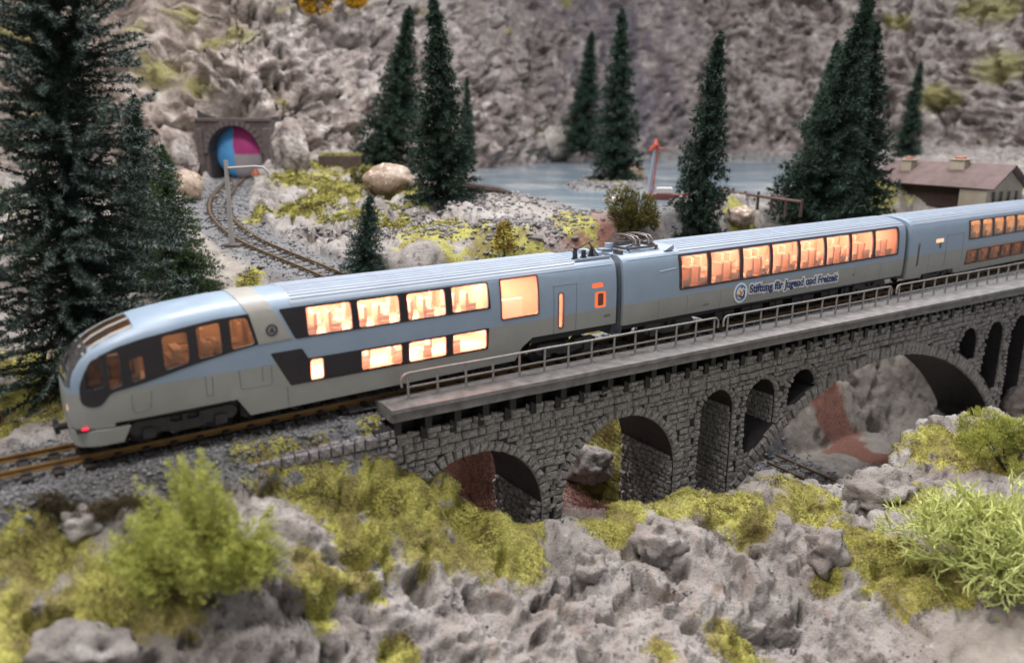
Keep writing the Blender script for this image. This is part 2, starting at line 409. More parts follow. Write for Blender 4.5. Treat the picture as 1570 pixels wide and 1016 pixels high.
def ico(sub=1):
    bm = bmesh.new(); bmesh.ops.create_icosphere(bm, subdivisions=sub, radius=1.0)
    V = np.array([v.co[:] for v in bm.verts]); F = np.array([[v.index for v in f.verts] for f in bm.faces]); bm.free(); return V, F
# ================================================================== TERRAIN
CP_ = []   # control points (x, y, z)
def cp(px, py, z): p = Pz(px, py, z); CP_.append((p.x, p.y, z))
def cb(b, m, z): p = BL(b, m); CP_.append((p.x, p.y, z))
# near side, in front of the viaduct
for a in [(0, 790, -.9), (0, 900, -1.7), (0, 1016, -2.6), (-300, 1016, -2.4), (-300, 800, -1), (200, 722, -.62), (100, 735, -.6), (200, 800, -1.1), (150, 1016, -3.0), (320, 692, -.75), (300, 860, -1.9), (430, 860, -2.1),
          (380, 705, -1.35), (500, 722, -1.75), (590, 715, -1.95), (640, 712, -2.2), (700, 755, -3.2), (760, 785, -3.8), (830, 800, -4.5), (870, 803, -4.8), (950, 772, -4.5), (1050, 757, -4.9), (1150, 742, -5.6), (1185, 742, -6.2),
          (600, 850, -3.5), (600, 1016, -4.9), (450, 1016, -4.3), (700, 830, -4.1), (850, 850, -5.1), (850, 930, -5.6), (850, 1016, -6.0), (950, 830, -4.9), (1000, 900, -5.6), (1050, 1016, -6.2),
          (1150, 800, -5.0), (1150, 860, -5.4), (1150, 900, -6.6), (1200, 1016, -7.2), (1200, 780, -5.1), (1300, 860, -5.3), (1310, 930, -6.2), (1310, 1016, -7.0),
          (1300, 765, -5.9), (1340, 800, -5.4), (1290, 752, -6.7), (1345, 720, -5.6), (1400, 652, -4.7), (1500, 636, -4.1), (1570, 650, -3.9), (1400, 760, -5.0), (1500, 760, -4.2), (1420, 880, -5.2), (1500, 900, -5.2), (1570, 860, -4.8),
          (1400, 960, -6.0), (1570, 1016, -5.6), (1400, 1200, -6.5), (850, 1300, -7.2), (1800, 700, -3.5), (1800, 1016, -5), (200, 1400, -5)]: cp(*a)
for a in [(1.2, .9, -4.2), (3, .6, -6.0), (5.6, .5, -6.9), (8, 1.0, -6.9), (11, .8, -7.6), (14, 1.2, -8.3), (18, 1.6, -8.6), (24, 1.0, -8.6), (29, 1.2, -8.4), (34, 1.5, -8.2), (38, 1.5, -8.2), (45, 2, -7.2), (50, 2, -5),
         
          (1, -2.2, -5.2), (3, -2.2, -6.6), (6, -2.2, -7.0), (10, -2.2, -7.6), (15, -2.2, -8.5), (20, -2.2, -8.7), (25, -2.2, -8.7), (30, -2.2, -8.8), (36, -2.2, -8.6), (42, -2.2, -7.5), (50, -2.2, -5),
          (2, -5, -6.4), (6, -5.2, -7.0), (9, -5.2, -7.6), (13, -5.2, -8.5), (17, -5.2, -8.8), (21, -5.5, -8.9), (26, -4.9, -8.9), (32, -5.2, -8.2), (38, -5.2, -7.0),
          (3, -6.5, -5.2), (7, -6.8, -5.8), (11, -7.0, -6.3), (15, -7.2, -7.0), (20, -7.5, -7.8), (27, -6.9, -6.6), (33, -6.6, -4.8), (38, -6.6, -4.2),
          (5, -8.3, -3.2), (10, -8.8, -3.2), (15, -9.2, -3.0), (21, -9.4, -3.5), (28, -9.5, -3.0), (34, -9, -1.5), (42, -8, -1.0),
          (-1, -5.5, -.5), (0, -9, -.4), (-5, -5, -.45), (-8, -9, -.35), (-8, -15, .3), (-14, -6, -.4), (-14, -1.7, -.5), (-14, -20, .6), (-1, -14, .2), (-2.5, -2.1, -.45), (-8, -2.1, -.45), (-4.5, -1.5, -.45)]: cb(*a)
# behind the train
for a in [(330, 430, 1.5), (345, 395, 2.1), (300, 330, 3.6), (300, 290, 4.3), (360, 285, 4.0), (365, 268, 4.3), (320, 262, 4.5), (405, 262, 4.6), (345, 320, 3.3), (400, 370, 2.55), (450, 396, 2.15), (520, 422, 1.6), (600, 425, 1.7),
          (1340, 275, 4.0), (1460, 265, 4.2), (1250, 270, 4.1), (1570, 270, 4.2),
          (700, 232, 4.9), (800, 230, 4.7), (880, 230, 4.7), (1000, 236, 4.3), (1120, 236, 4.3), (1220, 240, 4.4), (1300, 240, 4.8), (1750, 280, 4), (1900, 330, 2.5)]: cp(*a)
def cd(px, py, d): p = Py(px, py, d); CP_.append((p.x, p.y, p.z))
for a in [(430, 345, 46), (480, 372, 43), (420, 300, 54), (520, 330, 48), (560, 300, 53), (470, 290, 57), (420, 252, 63), (520, 250, 67), (600, 350, 43.5), (650, 308, 50), (650, 380, 37.5), (700, 345, 43), (700, 390, 38.5), (600, 395, 38), (600, 262, 63), (560, 238, 74), (700, 292, 54),
          (850, 380, 40.5), (850, 350, 43.5), (850, 326, 46.5), (850, 335, 45.3), (780, 322, 46), (780, 375, 40), (1000, 360, 44), (1000, 342, 45.8), (930, 364, 42.5), (930, 342, 44.8), (1060, 358, 45.5), (1060, 340, 47), (1150, 342, 48), (1150, 328, 49.5), (1240, 337, 50), (1320, 330, 52.5), (1440, 320, 54), (1560, 310, 56)]: cd(*a)
for a in [(-45, 45, 5), (-32, 36, 1.6), (-45, 70, 8), (-25, 75, 8), (0, 130, 6), (50, 130, 6), (100, 100, 8), (80, 60, 3.5), (60, 40, 0), (70, 20, -3)]: CP_.append(a)
CPA = np.array(CP_)
def rbf_fit(P):
    d = np.linalg.norm(P[:, None, :2] - P[None, :, :2], axis=2); n = len(P)
    A = np.zeros((n + 3, n + 3)); A[:n, :n] = np.sqrt(d * d + .25); A[:n, n:] = np.c_[np.ones(n), P[:, :2]]; A[n:, :n] = A[:n, n:].T
    A[:n, :n] -= np.eye(n) * .02
    return np.linalg.solve(A, np.r_[P[:, 2], 0, 0, 0])
RW = rbf_fit(CPA)
def base_h(X, Y):
    out = np.empty(len(X))
    for i in range(0, len(X), 60000):
        x = X[i:i + 60000].astype(np.float32); y = Y[i:i + 60000].astype(np.float32)
        d = np.sqrt((x[:, None] - CPA[None, :, 0].astype(np.float32)) ** 2 + (y[:, None] - CPA[None, :, 1].astype(np.float32)) ** 2 + np.float32(.25))
        out[i:i + 60000] = d @ RW[:-3].astype(np.float32) + RW[-3] + RW[-2] * x + RW[-1] * y
    return out
def track_sn(X, Y):
    dx, dy = X - O[0], Y - O[1]; return dx * D[0] + dy * D[1], -(dx * NN[0] + dy * NN[1])
def bridge_bm(X, Y):
    dx, dy = X - _A.x, Y - _A.y; return dx * BD.x + dy * BD.y, dx * BN.x + dy * BN.y
def poly_dist(X, Y, P, closed=True):
    best = np.full(len(X), 1e9); ins = np.zeros(len(X), bool); n = len(P)
    for i in range(n if closed else n - 1):
        x0, y0 = P[i]; x1, y1 = P[(i + 1) % n]; ex, ey = x1 - x0, y1 - y0
        t = np.clip(((X - x0) * ex + (Y - y0) * ey) / (ex * ex + ey * ey + 1e-9), 0, 1)
        best = np.minimum(best, np.hypot(X - x0 - t * ex, Y - y0 - t * ey))
        if closed: c = ((y0 > Y) != (y1 > Y)) & (X < (x1 - x0) * (Y - y0) / (y1 - y0 + 1e-12) + x0); ins ^= c
    return np.where(ins, -best, best) if closed else best
LZ = 3.7
LAKE = [tuple(Pz(a, b, LZ)[:2]) for a, b in [(722, 268), (760, 250), (850, 247), (930, 245), (1010, 245), (1110, 245), (1210, 248), (1225, 300), (1150, 306), (1100, 300), (1040, 308), (990, 318), (900, 322), (845, 312), (770, 296), (728, 284)]]
ISLE = [tuple(Pz(a, b, LZ)[:2]) for a, b in [(862, 285), (890, 275), (925, 268), (975, 266), (1010, 285), (1000, 298), (930, 294), (880, 292)]]
FT = [Pz(365, 272, 4.25) + Vector((-.5, 7, 0)), Pz(365, 272, 4.25), Pz(348, 288, 4.0), Pz(336, 305, 3.75), Pz(337, 325, 3.35), Pz(355, 347, 2.85), Pz(385, 367, 2.6), Pz(430, 387, 2.3), Pz(480, 407, 1.95), Pz(530, 428, 1.6), Pz(600, 452, 1.2), Pz(700, 475, .9)]
def smooth_path(P, k=4):
    out = []
    for i in range(len(P) - 1):
        p0, p1, p2, p3 = P[max(0, i - 1)], P[i], P[i + 1], P[min(len(P) - 1, i + 2)]
        for j in range(k):
            t = j / k; out.append(.5 * ((2 * p1) + (p2 - p0) * t + (2 * p0 - 5 * p1 + 4 * p2 - p3) * t * t + (3 * p1 - p0 - 3 * p2 + p3) * t ** 3))
    return out + [P[-1]]
FTS = smooth_path(FT)
LT0, LT1 = Pz(1168, 694, -8.5), Pz(1292, 750, -8.5); LTd = (LT1 - LT0).normalized()
LT = [LT0 - LTd * 12, LT1 + LTd * 1.2]
def gauss(X, Y, lst):      # (px, py, z, rx, ry)
    out = np.zeros(len(X))
    for px, py, z, r in lst:
        p = Pz(px, py, z); out = np.maximum(out, np.exp(-((X - p.x) ** 2 + (Y - p.y) ** 2) / (r * r)))
    return out
def base_full(X, Y):
    H = base_h(X, Y); s, n = track_sn(X, Y); b, m = bridge_bm(X, Y)
    # flat bed of the main line left of the bridge
    wbed = (1 - sstep(1.5, 2.6, np.abs(n))) * (1 - sstep(-.9, -.7, b)); H = H * (1 - wbed) + (-.34) * wbed
    # sharp end of the embankment at the abutment
    wf_ = (1 - sstep(1.5, 2.4, poly_dist(X, Y, [(p.x, p.y) for p in FTS], False)))
    best = np.full(len(X), 1e9); zt = np.zeros(len(X))
    for p in FTS:
        d = np.hypot(X - p.x, Y - p.y); k = d < best; best[k] = d[k]; zt[k] = p.z
    H = H * (1 - wf_) + (zt - .18) * wf_
    dl = poly_dist(X, Y, [(p.x, p.y) for p in LT], False); wl = 1 - sstep(1.1, 2.0, dl); H = H * (1 - wl) + (-8.68) * wl
    dk = poly_dist(X, Y, LAKE); di = poly_dist(X, Y, ISLE)
    wob = fbm(np.stack([X * .3, Y * .3, X * 0], 1), 3, 5) * .55
    lake = 1 - sstep(-1.2, .8, dk + wob); isl = 1 - sstep(-.8, 1.2, di + wob * .6); lake = lake * (1 - isl)
    H = np.where(dk < 12, np.maximum(H, LZ + .03 - np.maximum(0, dk - 2.2) * .28 - np.maximum(0, m + 11.5) * 1.3), H); H = np.where((dk < 10) & (Y < 96), np.minimum(H, LZ + .2 + np.maximum(dk, 0) * .13), H); H = H * (1 - isl) + (LZ + .3) * isl
    H = H * (1 - lake) + (LZ - .7) * lake
    flat = np.maximum.reduce([wbed, wf_, wl, lake * .8])
    return H, flat, wbed, wf_, wl, lake, isl, s, n, b, m
NU, NV = 740, 660
yy = 9.0 * (150 / 9.0) ** (np.linspace(0, 1, NV) ** .92)
uu = np.linspace(-.92, 1.04, NU)
XX = (uu[None, :] * (yy[:, None] * .86 + 2)).ravel(); YY = np.repeat(yy, NU)
H, flat, wbed, wft, wlt, lake, isl, TS, TN, TB, TM = base_full(XX, YY)
P3 = np.stack([XX, YY, H], 1)
# carved plaster: lumps, knobs, cavities
far = sstep(30, 60, YY)
rough_amp = (1 - flat) * (1 - .35 * wbed)
nearbr = (1 - sstep(.3, 1.6, np.abs(TM + 2.1) - 2.15)) * (1 - sstep(-.9, -.5, -TB)); rough_amp *= 1 - .5 * nearbr
rough_amp *= 1 - .8 * (1 - sstep(-.2, .5, TM - .3 + 0 * TB)) * (1 - sstep(-.6, -.4, TB)) * sstep(-8.4, -8.0, TB) * (TM > -1.2)
warp = np.stack([fbm(P3 * .5, 2, 31), fbm(P3 * .5 + 7, 2, 32), fbm(P3 * .5 + 13, 2, 33)], 1) * .6
Q = P3 + warp
w1 = worley(Q * .62, 1); w2 = worley(Q * 1.6, 2); w3 = worley(Q * 3.9, 3)
r1 = ridged(Q * .45, 4, 40)
hemi = lambda w, a: np.sqrt(np.maximum(0, a * a - w * w)) / a
vm = .55 + .55 * sstep(-.25, .30, fbm(P3 * .38, 3, 99))
hdir = .55 * (.62 - w1) + vm * (.31 * (hemi(w2, .75) - .45) + .12 * (hemi(w3, .72) - .45)) + .04 * vm * (.5 - worley(Q * 8.5, 4)) + .16 * r1
cav = sstep(.26, .40, vnoise(Q * 1.5, 51)) * .72 * vm + sstep(.30, .5, vnoise(Q * 3.3, 52)) * .17 * vm + sstep(.35, .5, vnoise(Q * 7, 53)) * .06
rough_amp *= 1 - .92 * (1 - sstep(2.5, 7.0, poly_dist(XX, YY, LAKE))) * (YY < 100); rough_amp *= 1 - .8 * sstep(6.5, 8.5, -TM) * (1 - sstep(15, 18, -TM)) * (TB > 0)
disp = (hdir - cav) * rough_amp * (1 + .35 * far)
# protective: keep the silhouette level on average
Hrow = H
def near0(x, y):
    r = int(np.clip(np.searchsorted(yy, y), 1, NV - 1)); c = int(np.clip(np.searchsorted(uu, x / (y * .86 + 2)), 1, NU - 1)); return float(Hrow[r * NU + c])
def hit0(px, py, d0):
    r = ray(px, py); d = d0
    while d < 125:
        t = d / r[1]
        if CZ + r[2] * t <= near0(r[0] * t, d): break
        d += .25
    return Vector((r[0] * d / r[1], d, 0))
def gaussh(lst, d0):
    out = np.zeros(len(XX))
    for px, py, r in lst: p = hit0(px, py, d0); out = np.maximum(out, np.exp(-((XX - p.x) ** 2 + (YY - p.y) ** 2) / (r * r)))
    return out
mossA = gauss(XX, YY, [(620, 770, -2.8, 2.3), (720, 790, -3.5, 2.0), (790, 815, -4.2, 1.7), (500, 760, -2, 1.7), (420, 740, -1.6, 1.2), (560, 840, -3.2, 1.2), (930, 790, -4.5, 1.5), (1040, 772, -4.8, 2.0), (1120, 780, -4.9, 1.8), (1230, 770, -5.2, 2.0), (1320, 830, -5.2, 1.7), (1400, 860, -5.1, 2.3), (1390, 760, -5, 1.8),
    (1440, 690, -4.5, 2.2), (1540, 700, -4, 2.5), (1480, 800, -4.4, 1.8), (60, 860, -1.5, 1.6), (150, 920, -2.1, 1.5), (30, 960, -2.3, 1.5), (250, 880, -2, 1.4), (560, 900, -3.6, .7), (1120, 985, -6.3, 1.1), (620, 1010, -4.8, .8), (480, 870, -2.4, .8),
    (1010, 1000, -6.1, .7), (-150, 900, -1.6, 2.2), (1600, 820, -4.5, 1.5), (1270, 870, -5.3, .6), (820, 300, 4, 0.1),
    (700, 350, 3.2, 2.6), (620, 360, 3.1, 1.8), (760, 365, 2.8, 1.6), (460, 330, 3.6, 1.5), (500, 310, 4.4, 2.2), (540, 335, 3.9, 1.3), (560, 300, 4.8, 1.6), (470, 255, 6.2, 2.2), (600, 300, 4.6, 2), (880, 335, 3.7, 1.6), (1150, 350, 3.6, 2), (1560, 270, 5, 3),
    (820, 230, 5, 5), (930, 276, 4.5, 1.6), (400, 440, 1.2, 1.0), (20, 620, -.3, 2.5), (-50, 560, 0, 3), (60, 560, .2, 2.0), (440, 250, 6.4, 1.5)])
mossA = np.where(YY > 33, gaussh([(700, 350, 2.8), (650, 360, 2.0), (760, 365, 2.2), (455, 330, 1.8), (500, 310, 2.6), (540, 340, 2.2), (470, 280, 3.2), (440, 250, 2.6), (500, 255, 2.4), (560, 265, 2.6), (610, 300, 2.4), (520, 290, 2.5), (600, 345, 2.0), (880, 345, 1.8), (870, 330, 1.3), (1150, 350, 2.0), (930, 280, 2.0), (820, 250, 4), (1340, 300, 3), (1560, 285, 3), (385, 437, 1.0), (400, 330, 1.3), (630, 320, 1.6), (750, 262, 2.0)], 33), mossA)
mossA = np.maximum(mossA, .9 * gaussh([(30, 600, 2.6), (75, 640, 1.4), (0, 650, 1.5), (20, 560, 2.5)], 20)); mossA = np.maximum(mossA, gaussh([(930, 680, 2.4), (912, 655, 2.0), (945, 705, 1.6)], 31))
for bb, mm, rr in ((12, -9.5, 2.6), (9, -11, 2.2), (15, -9, 1.6)):
    p = BL(bb, mm); mossA = np.maximum(mossA, np.exp(-((XX - p.x) ** 2 + (YY - p.y) ** 2) / rr ** 2))
mossA = mossA * np.clip(.95 + .75 * fbm(P3 * .8, 3, 44), .1, 1.3)
redA = np.maximum(gaussh([(905, 775, 1.5), (930, 770, 1.3), (720, 740, 2.2), (735, 705, 2.0), (745, 780, 1.5)], 29), gaussh([(905, 350, 1.7), (925, 366, 1.6), (890, 370, 1.3)], 33))
for bb, mm, rr in ((4, -5, 1.9), (6, -6.5, 2.0), (8.5, -5, 1.7), (11, -4.6, 1.6), (2.5, -6.5, 1.4), (13, -6, 1.0)):
    p = BL(bb, mm); redA = np.maximum(redA, np.exp(-((XX - p.x) ** 2 + (YY - p.y) ** 2) / rr ** 2))
pa, pb = hit0(1262, 592, 39), hit0(1352, 705, 39)
dband = poly_dist(XX, YY, [(pa.x, pa.y), (pb.x, pb.y)], False); redA = np.maximum(redA, (1 - sstep(.8, 1.4, dband + 1.3 * fbm(P3 * .9, 4, 9))))
sandLiftA = .95 * gaussh([(1230, 660, 2.6), (1290, 680, 2.6), (1370, 590, 3.0), (1330, 570, 2.5), (1410, 640, 2.6), (1300, 620, 1.6), (1430, 600, 2.5)], 39)  # white plaster rock, coloured paler to brighten the dim slope behind the arch
sandLiftA = np.maximum(sandLiftA, 0) + gauss(XX, YY, [(310, 400, 1.9, 2.2), (330, 430, 1.3, 2.4), (380, 420, 1.4, 1.6), (1540, 990, -5.6, 1.6), (300, 350, 3.2, 1.6)])
gravA = np.maximum.reduce([wbed * sstep(-3.2, -2.2, -np.abs(TN)), wft * .95, wlt * .9, isl, (1 - sstep(.2, 2.2, np.abs(poly_dist(XX, YY, LAKE)))) * .85])
s_, n_ = TS, TN
gravA = np.maximum(gravA, (1 - sstep(1.9, 2.5, np.abs(TN + .2))) * (TB < -.4))
darkA = 0 * np.clip((1 - sstep(-1.0, 6, -TM - 5.0)) * sstep(-6.5, -7.8, H) * .6 + .4 * (fbm(P3 * .2, 3, 77) > .15), 0, 1) * (1 - far)
disp *= 1 - .35 * np.clip(mossA * 1.2, 0, 1) * (1 - sstep(30, 31, YY)) - 0
smA = gaussh([(1500, 975, 2.0), (1420, 1005, 1.3), (1560, 950, 2.0)], 12); disp *= 1 - .75 * smA
disp *= 1 - .8 * np.clip(redA, 0, 1)
disp *= 1 - .7 * np.clip(sandLiftA, 0, 1)
grain = (fbm(P3 * 9, 2, 61)) * .035 * (gravA + .5) * (1 - lake)
# push along the slope's own normal so crags overhang a little
Hg = H.reshape(NV, NU); Xg = XX.reshape(NV, NU); Yg = YY.reshape(NV, NU)
dHx = np.gradient(Hg, axis=1) / np.gradient(Xg, axis=1); dHy = (np.gradient(Hg, axis=0) - dHx * np.gradient(Xg, axis=0)) / np.gradient(Yg, axis=0)
nx, ny = -dHx.ravel(), -dHy.ravel(); nl = np.sqrt(nx * nx + ny * ny + 1); nx /= nl; ny /= nl; nz = 1 / nl
dd = disp + grain
TV = np.stack([XX + nx * dd, YY + ny * dd, H + nz * dd], 1)
TV[:, 2] = np.where((lake > .6), np.minimum(TV[:, 2], LZ - .25), TV[:, 2])
TV[:, 2] = np.where((np.abs(TN) < 1.3) & (TB < -.3), np.minimum(TV[:, 2], -.26), TV[:, 2])
jj, ii = np.meshgrid(np.arange(NV - 1), np.arange(NU - 1), indexing='ij'); q = (jj * NU + ii).ravel()
TF = np.stack([q, q + 1, q + NU + 1, q + NU], 1)
one = np.ones(len(XX)); cl = lambda a: np.clip(a, 0, 1)
terr = link('ground', mesh_np('ground', TV, TF, M['terrain'], True, {'mask': np.stack([cl(mossA * .95), cl(redA), cl(gravA), one], 1), 'mask2': np.stack([cl(sandLiftA * 1.3), cl(darkA), 0 * one, one], 1)}))
struct(terr)
def ground_z(x, y):
    h = base_full(np.array([float(x)]), np.array([float(y)]))[0]; return float(h[0])
# nearest displaced ground sample, for planting
def ground_near(x, y):
    r = int(np.clip(np.searchsorted(yy, y), 1, NV - 1)); c = int(np.clip(np.searchsorted(uu, x / (y * .86 + 2)), 1, NU - 1)); return float(TV[r * NU + c, 2])
def hit(px, py, d0=14.0, d1=125.0):
    r = ray(px, py); d = d0
    while d < d1:
        t = d / r[1]; x, z = r[0] * t, CZ + r[2] * t
        if z <= ground_near(x, d): return Vector((x, d, ground_near(x, d)))
        d += .2
    p = Py(px, py, d1); return Vector((p.x, p.y, ground_near(p.x, p.y)))
# lake surface
Wp = [Pz(650, 262, LZ), Pz(700, 240, LZ), Pz(1330, 238, LZ), Pz(1330, 330, LZ), Pz(700, 335, LZ)]
lc = Vector((sum(p[0] for p in LAKE) / len(LAKE), sum(p[1] for p in LAKE) / len(LAKE), 0)); lw = []
for p in LAKE: v = Vector((p[0], p[1], 0)) - lc; v = lc + v * (1 + 1.3 / v.length); lw.append((v.x, v.y, LZ))
struct(link('lake_water', mesh_np('lake_water', lw, [tuple(range(len(lw)))], M['water'])))
# ------------------------------------------------------------------ cliff behind
CB = [(-70, 30), (-52, 44), (-38, 56), (-28, 64), (-20.6, 65.2), (-14, 70), (-8, 80), (-1, 95), (7, 107), (18, 114), (34, 114), (50, 106), (62, 92), (74, 78), (86, 62), (100, 50)]
CBs = smooth_path([Vector((x, y, 0)) for x, y in CB], 6); dcum = [0]
for a, b in zip(CBs, CBs[1:]): dcum.append(dcum[-1] + (b - a).length)
NC, NH = 600, 270
cu_ = np.linspace(0, dcum[-1], NC); bx = np.interp(cu_, dcum, [p.x for p in CBs]); by = np.interp(cu_, dcum, [p.y for p in CBs])
tx, ty = np.gradient(bx), np.gradient(by); tl = np.hypot(tx, ty); onx, ony = ty / tl, -tx / tl      # toward the viewer
hv = np.linspace(-4, 44, NH)
HX = np.repeat(hv, NC); UX = np.tile(cu_, NH); BX, BY, OX, OY = [np.tile(a, NH) for a in (bx, by, onx, ony)]
lean = np.interp(UX, np.linspace(0, dcum[-1], 9), [.9, .85, .8, .72, .55, .42, .42, .55, .7])
z0 = np.interp(BX, [-60, -20, 0, 30, 80], [6, 4.2, 4.8, 4.6, 4.8])
back = np.maximum(HX, 0) * lean
CX3 = np.stack([BX - OX * back, BY - OY * back, z0 + HX], 1)
wq = CX3 + np.stack([fbm(CX3 * .12, 2, 71), fbm(CX3 * .12 + 5, 2, 72), fbm(CX3 * .12 + 9, 2, 73)], 1) * 3.5
stretch = wq * np.array([1, 1, .55])
cd = 3.4 * (.6 - worley(stretch * .16, 5)) + 2.1 * (.55 - worley(stretch * .42, 6)) + 1.1 * (.5 - worley(wq * 1.0, 7)) + 1.5 * ridged(stretch * .22, 6, 80) + .55 * ridged(wq * 1.3, 3, 90)
crk = np.abs(fbm(wq * np.array([.5, .5, .07]), 3, 120)); cd -= 2.0 * (1 - sstep(.0, .10, crk)); cd += .9 * ridged(wq * np.array([.5, .5, .16]), 4, 130)
smooth_c = np.exp(-((BX - 19) / 7.5) ** 2); cd *= 1 - .55 * smooth_c
# the tunnel mouth: hold the rock back round the portal
TP = FT[1]; dportal = np.hypot((CX3[:, 0] - TP.x) / 4.2, (CX3[:, 2] - 6) / 4.0); cd = cd * sstep(.5, 1.3, dportal) - .9 * (1 - sstep(.5, 1.0, dportal))
cd *= sstep(-3, 3, HX) * .8 + .2
CV = CX3 + np.stack([OX * cd, OY * cd, cd * lean * .6], 1)
jj, ii = np.meshgrid(np.arange(NH - 1), np.arange(NC - 1), indexing='ij'); q = (jj * NC + ii).ravel()
CF = np.stack([q, q + 1, q + NC + 1, q + NC], 1)
fc = CX3[CF[:, 0]]; CF = CF[~((np.abs(fc[:, 0] - (TP.x - .3)) < 2.9) & (fc[:, 2] < TP.z + 4.4))]
mo_ = np.zeros(len(BX))
for px, py, r in [(285, 30, 2.3), (350, 75, 3.0), (245, 130, 3.0), (320, 155, 1.8), (540, 40, 1.8), (640, 25, 1.6), (1540, 25, 4.0), (1540, 110, 4.2), (1435, 155, 3.6), (1380, 40, 2.6), (1475, 165, 2.2), (430, 150, 1.2), (1500, 20, 3), (860, 10, 1.6), (420, 20, 1.3), (760, 60, 1.2), (200, 60, 2), (30, 60, 4), (60, 180, 3)]:
    d_ = 58 if px < 480 else (95 if px < 1200 else 84); p = Py(px, py, d_)
    k = np.argmin((CX3[:, 0] / CX3[:, 1] - p.x / p.y) ** 2 + ((CX3[:, 2] - CZ) / CX3[:, 1] - (p.z - CZ) / p.y) ** 2); c = CX3[k]
    mo_ = np.maximum(mo_, np.exp(-(((CX3[:, 0] - c[0]) / r) ** 2 + ((CX3[:, 1] - c[1]) / r) ** 2 + ((CX3[:, 2] - c[2]) / (r * .6)) ** 2)))
dk_ = np.clip(np.exp(-((BX - 17) / 9) ** 2) * .8 + .25 * sstep(-12, 0, BX), 0, 1) * (1 - .3 * sstep(45, 70, BX)); wm_ = (1 - sstep(-30, -10, BX)) * .8
struct(link('rock_cliff', mesh_np('rock_cliff', CV, CF, M['cliff'], True, {'mask': np.stack([mo_ * .95, dk_, wm_, np.ones(len(BX))], 1)})))
# ================================================================== THE TRAIN
PROF = [(1.285, .43), (1.31, .75), (1.33, 1.2), (1.335, 1.85), (1.335, 2.2), (1.325, 2.55), (1.30, 2.9), (1.265, 3.17), (1.21, 3.4),
        (1.12, 3.56), (.93, 3.69), (.66, 3.78), (.34, 3.84), (0, 3.86)]
def ring(w, zt, zb, off=0.0, ztmax=None, zbmin=None):
    k = w / 1.335; pts = []
    for hw, z in PROF:
        z = zb + (z - .43) * (2.0 - zb) / 1.57 if z < 2 else (2 + (z - 2) * (zt - 2) / 1.86)
        if zt < 2.0: z = zb + (z - zb) * (zt - zb) / (2.0 - zb) if z < 2 else zt
        pts.append(Vector((hw * k, z)))
    full = [Vector((p.x, p.y)) for p in pts] + [Vector((-p.x, p.y)) for p in reversed(pts[:-1])]
    if off:
        out = []; n = len(full)
        for i, p in enumerate(full):
            a = full[i - 1] if i else full[0] + Vector((0, -.3)); b = full[i + 1] if i < n - 1 else full[-1] + Vector((0, -.3))
            t = (b - a).normalized(); nr = Vector((-t.y, t.x)); out.append(p + nr * off)
        full = out
    if ztmax is not None: full = [Vector((p.x, min(p.y, ztmax))) for p in full]
    if zbmin is not None: full = [Vector((p.x, max(p.y, zbmin) if 0 < i < len(full) - 1 else zbmin)) for i, p in enumerate(full)]
    return full
def loft(stations, off_out=0.0, off_in=.07, inner=True):
    """closed hollow shell along x. station: (s, w, ztop, zbottom, inner ceiling, inner floor)"""
    V = []; F = []
    parts = []
    def run(rows, flip):
        parts.append(len(F)); base = len(V); n = len(rows[0][1])
        for s, r in rows: V.extend([(s, p.x, p.y) for p in r])
        for i in range(len(rows) - 1):
            for j in range(n):
                a = base + i * n + j; b = base + i * n + (j + 1) % n
                F.append((a, b, b + n, a + n) if not flip else (a + n, b + n, b, a))
        e0 = tuple(range(base, base + n)); e1 = tuple(range(base + (len(rows) - 1) * n, base + len(rows) * n))
        F.append(e0[::-1] if not flip else e0); F.append(e1 if not flip else e1[::-1])
    run([(st[0], ring(st[1], st[2], st[3], -off_out)) for st in stations], False)
    if inner:
        ins = stations[1:-1]; rows = []
        for st in ins:
            rows.append((st[0], ring(st[1], st[2], st[3], off_in, st[4], st[5])))
        rows[0] = (ins[0][0] + .02, rows[0][1]); run(rows, True)
    me = bpy.data.meshes.new('loft'); me.from_pydata(V, [], F); me.update()
    bm = bmesh.new(); bm.from_mesh(me)
    bm.faces.ensure_lookup_table(); k = parts[1] if len(parts) > 1 else len(bm.faces)
    bmesh.ops.recalc_face_normals(bm, faces=bm.faces[:k])
    if k < len(bm.faces):
        fs = bm.faces[k:]; bmesh.ops.recalc_face_normals(bm, faces=fs); bmesh.ops.reverse_faces(bm, faces=fs)
    bm.to_mesh(me); bm.free(); return me
def width_at(stations, s):
    for a, b in zip(stations, stations[1:]):
        if a[0] <= s <= b[0]:
            t = (s - a[0]) / (b[0] - a[0]); return [a[k] + (b[k] - a[k]) * t for k in range(len(a))]
    return list(stations[-1])
def side_y(stations, s, z, off=0.0):
    st = width_at(stations, s); r = ring(st[1], st[2], st[3], off)[:len(PROF)]
    for a, b in zip(r, r[1:]):
        if a.y <= z <= b.y: return abs(a.x + (b.x - a.x) * (z - a.y) / max(1e-6, b.y - a.y))
    return abs(r[0].x)
def patch(stations, s0, s1, z0, z1, off, ns=3, nz=7):
    V = []; F = []
    for i in range(ns + 1):
        s = s0 + (s1 - s0) * i / ns
        for j in range(nz + 1):
            z = z0 + (z1 - z0) * j / nz; V.append((s, -side_y(stations, s, z, off), z))
    for i in range(ns):
        for j in range(nz):
            a = i * (nz + 1) + j; F.append((a, a + nz + 1, a + nz + 2, a + 1))
    return V, F
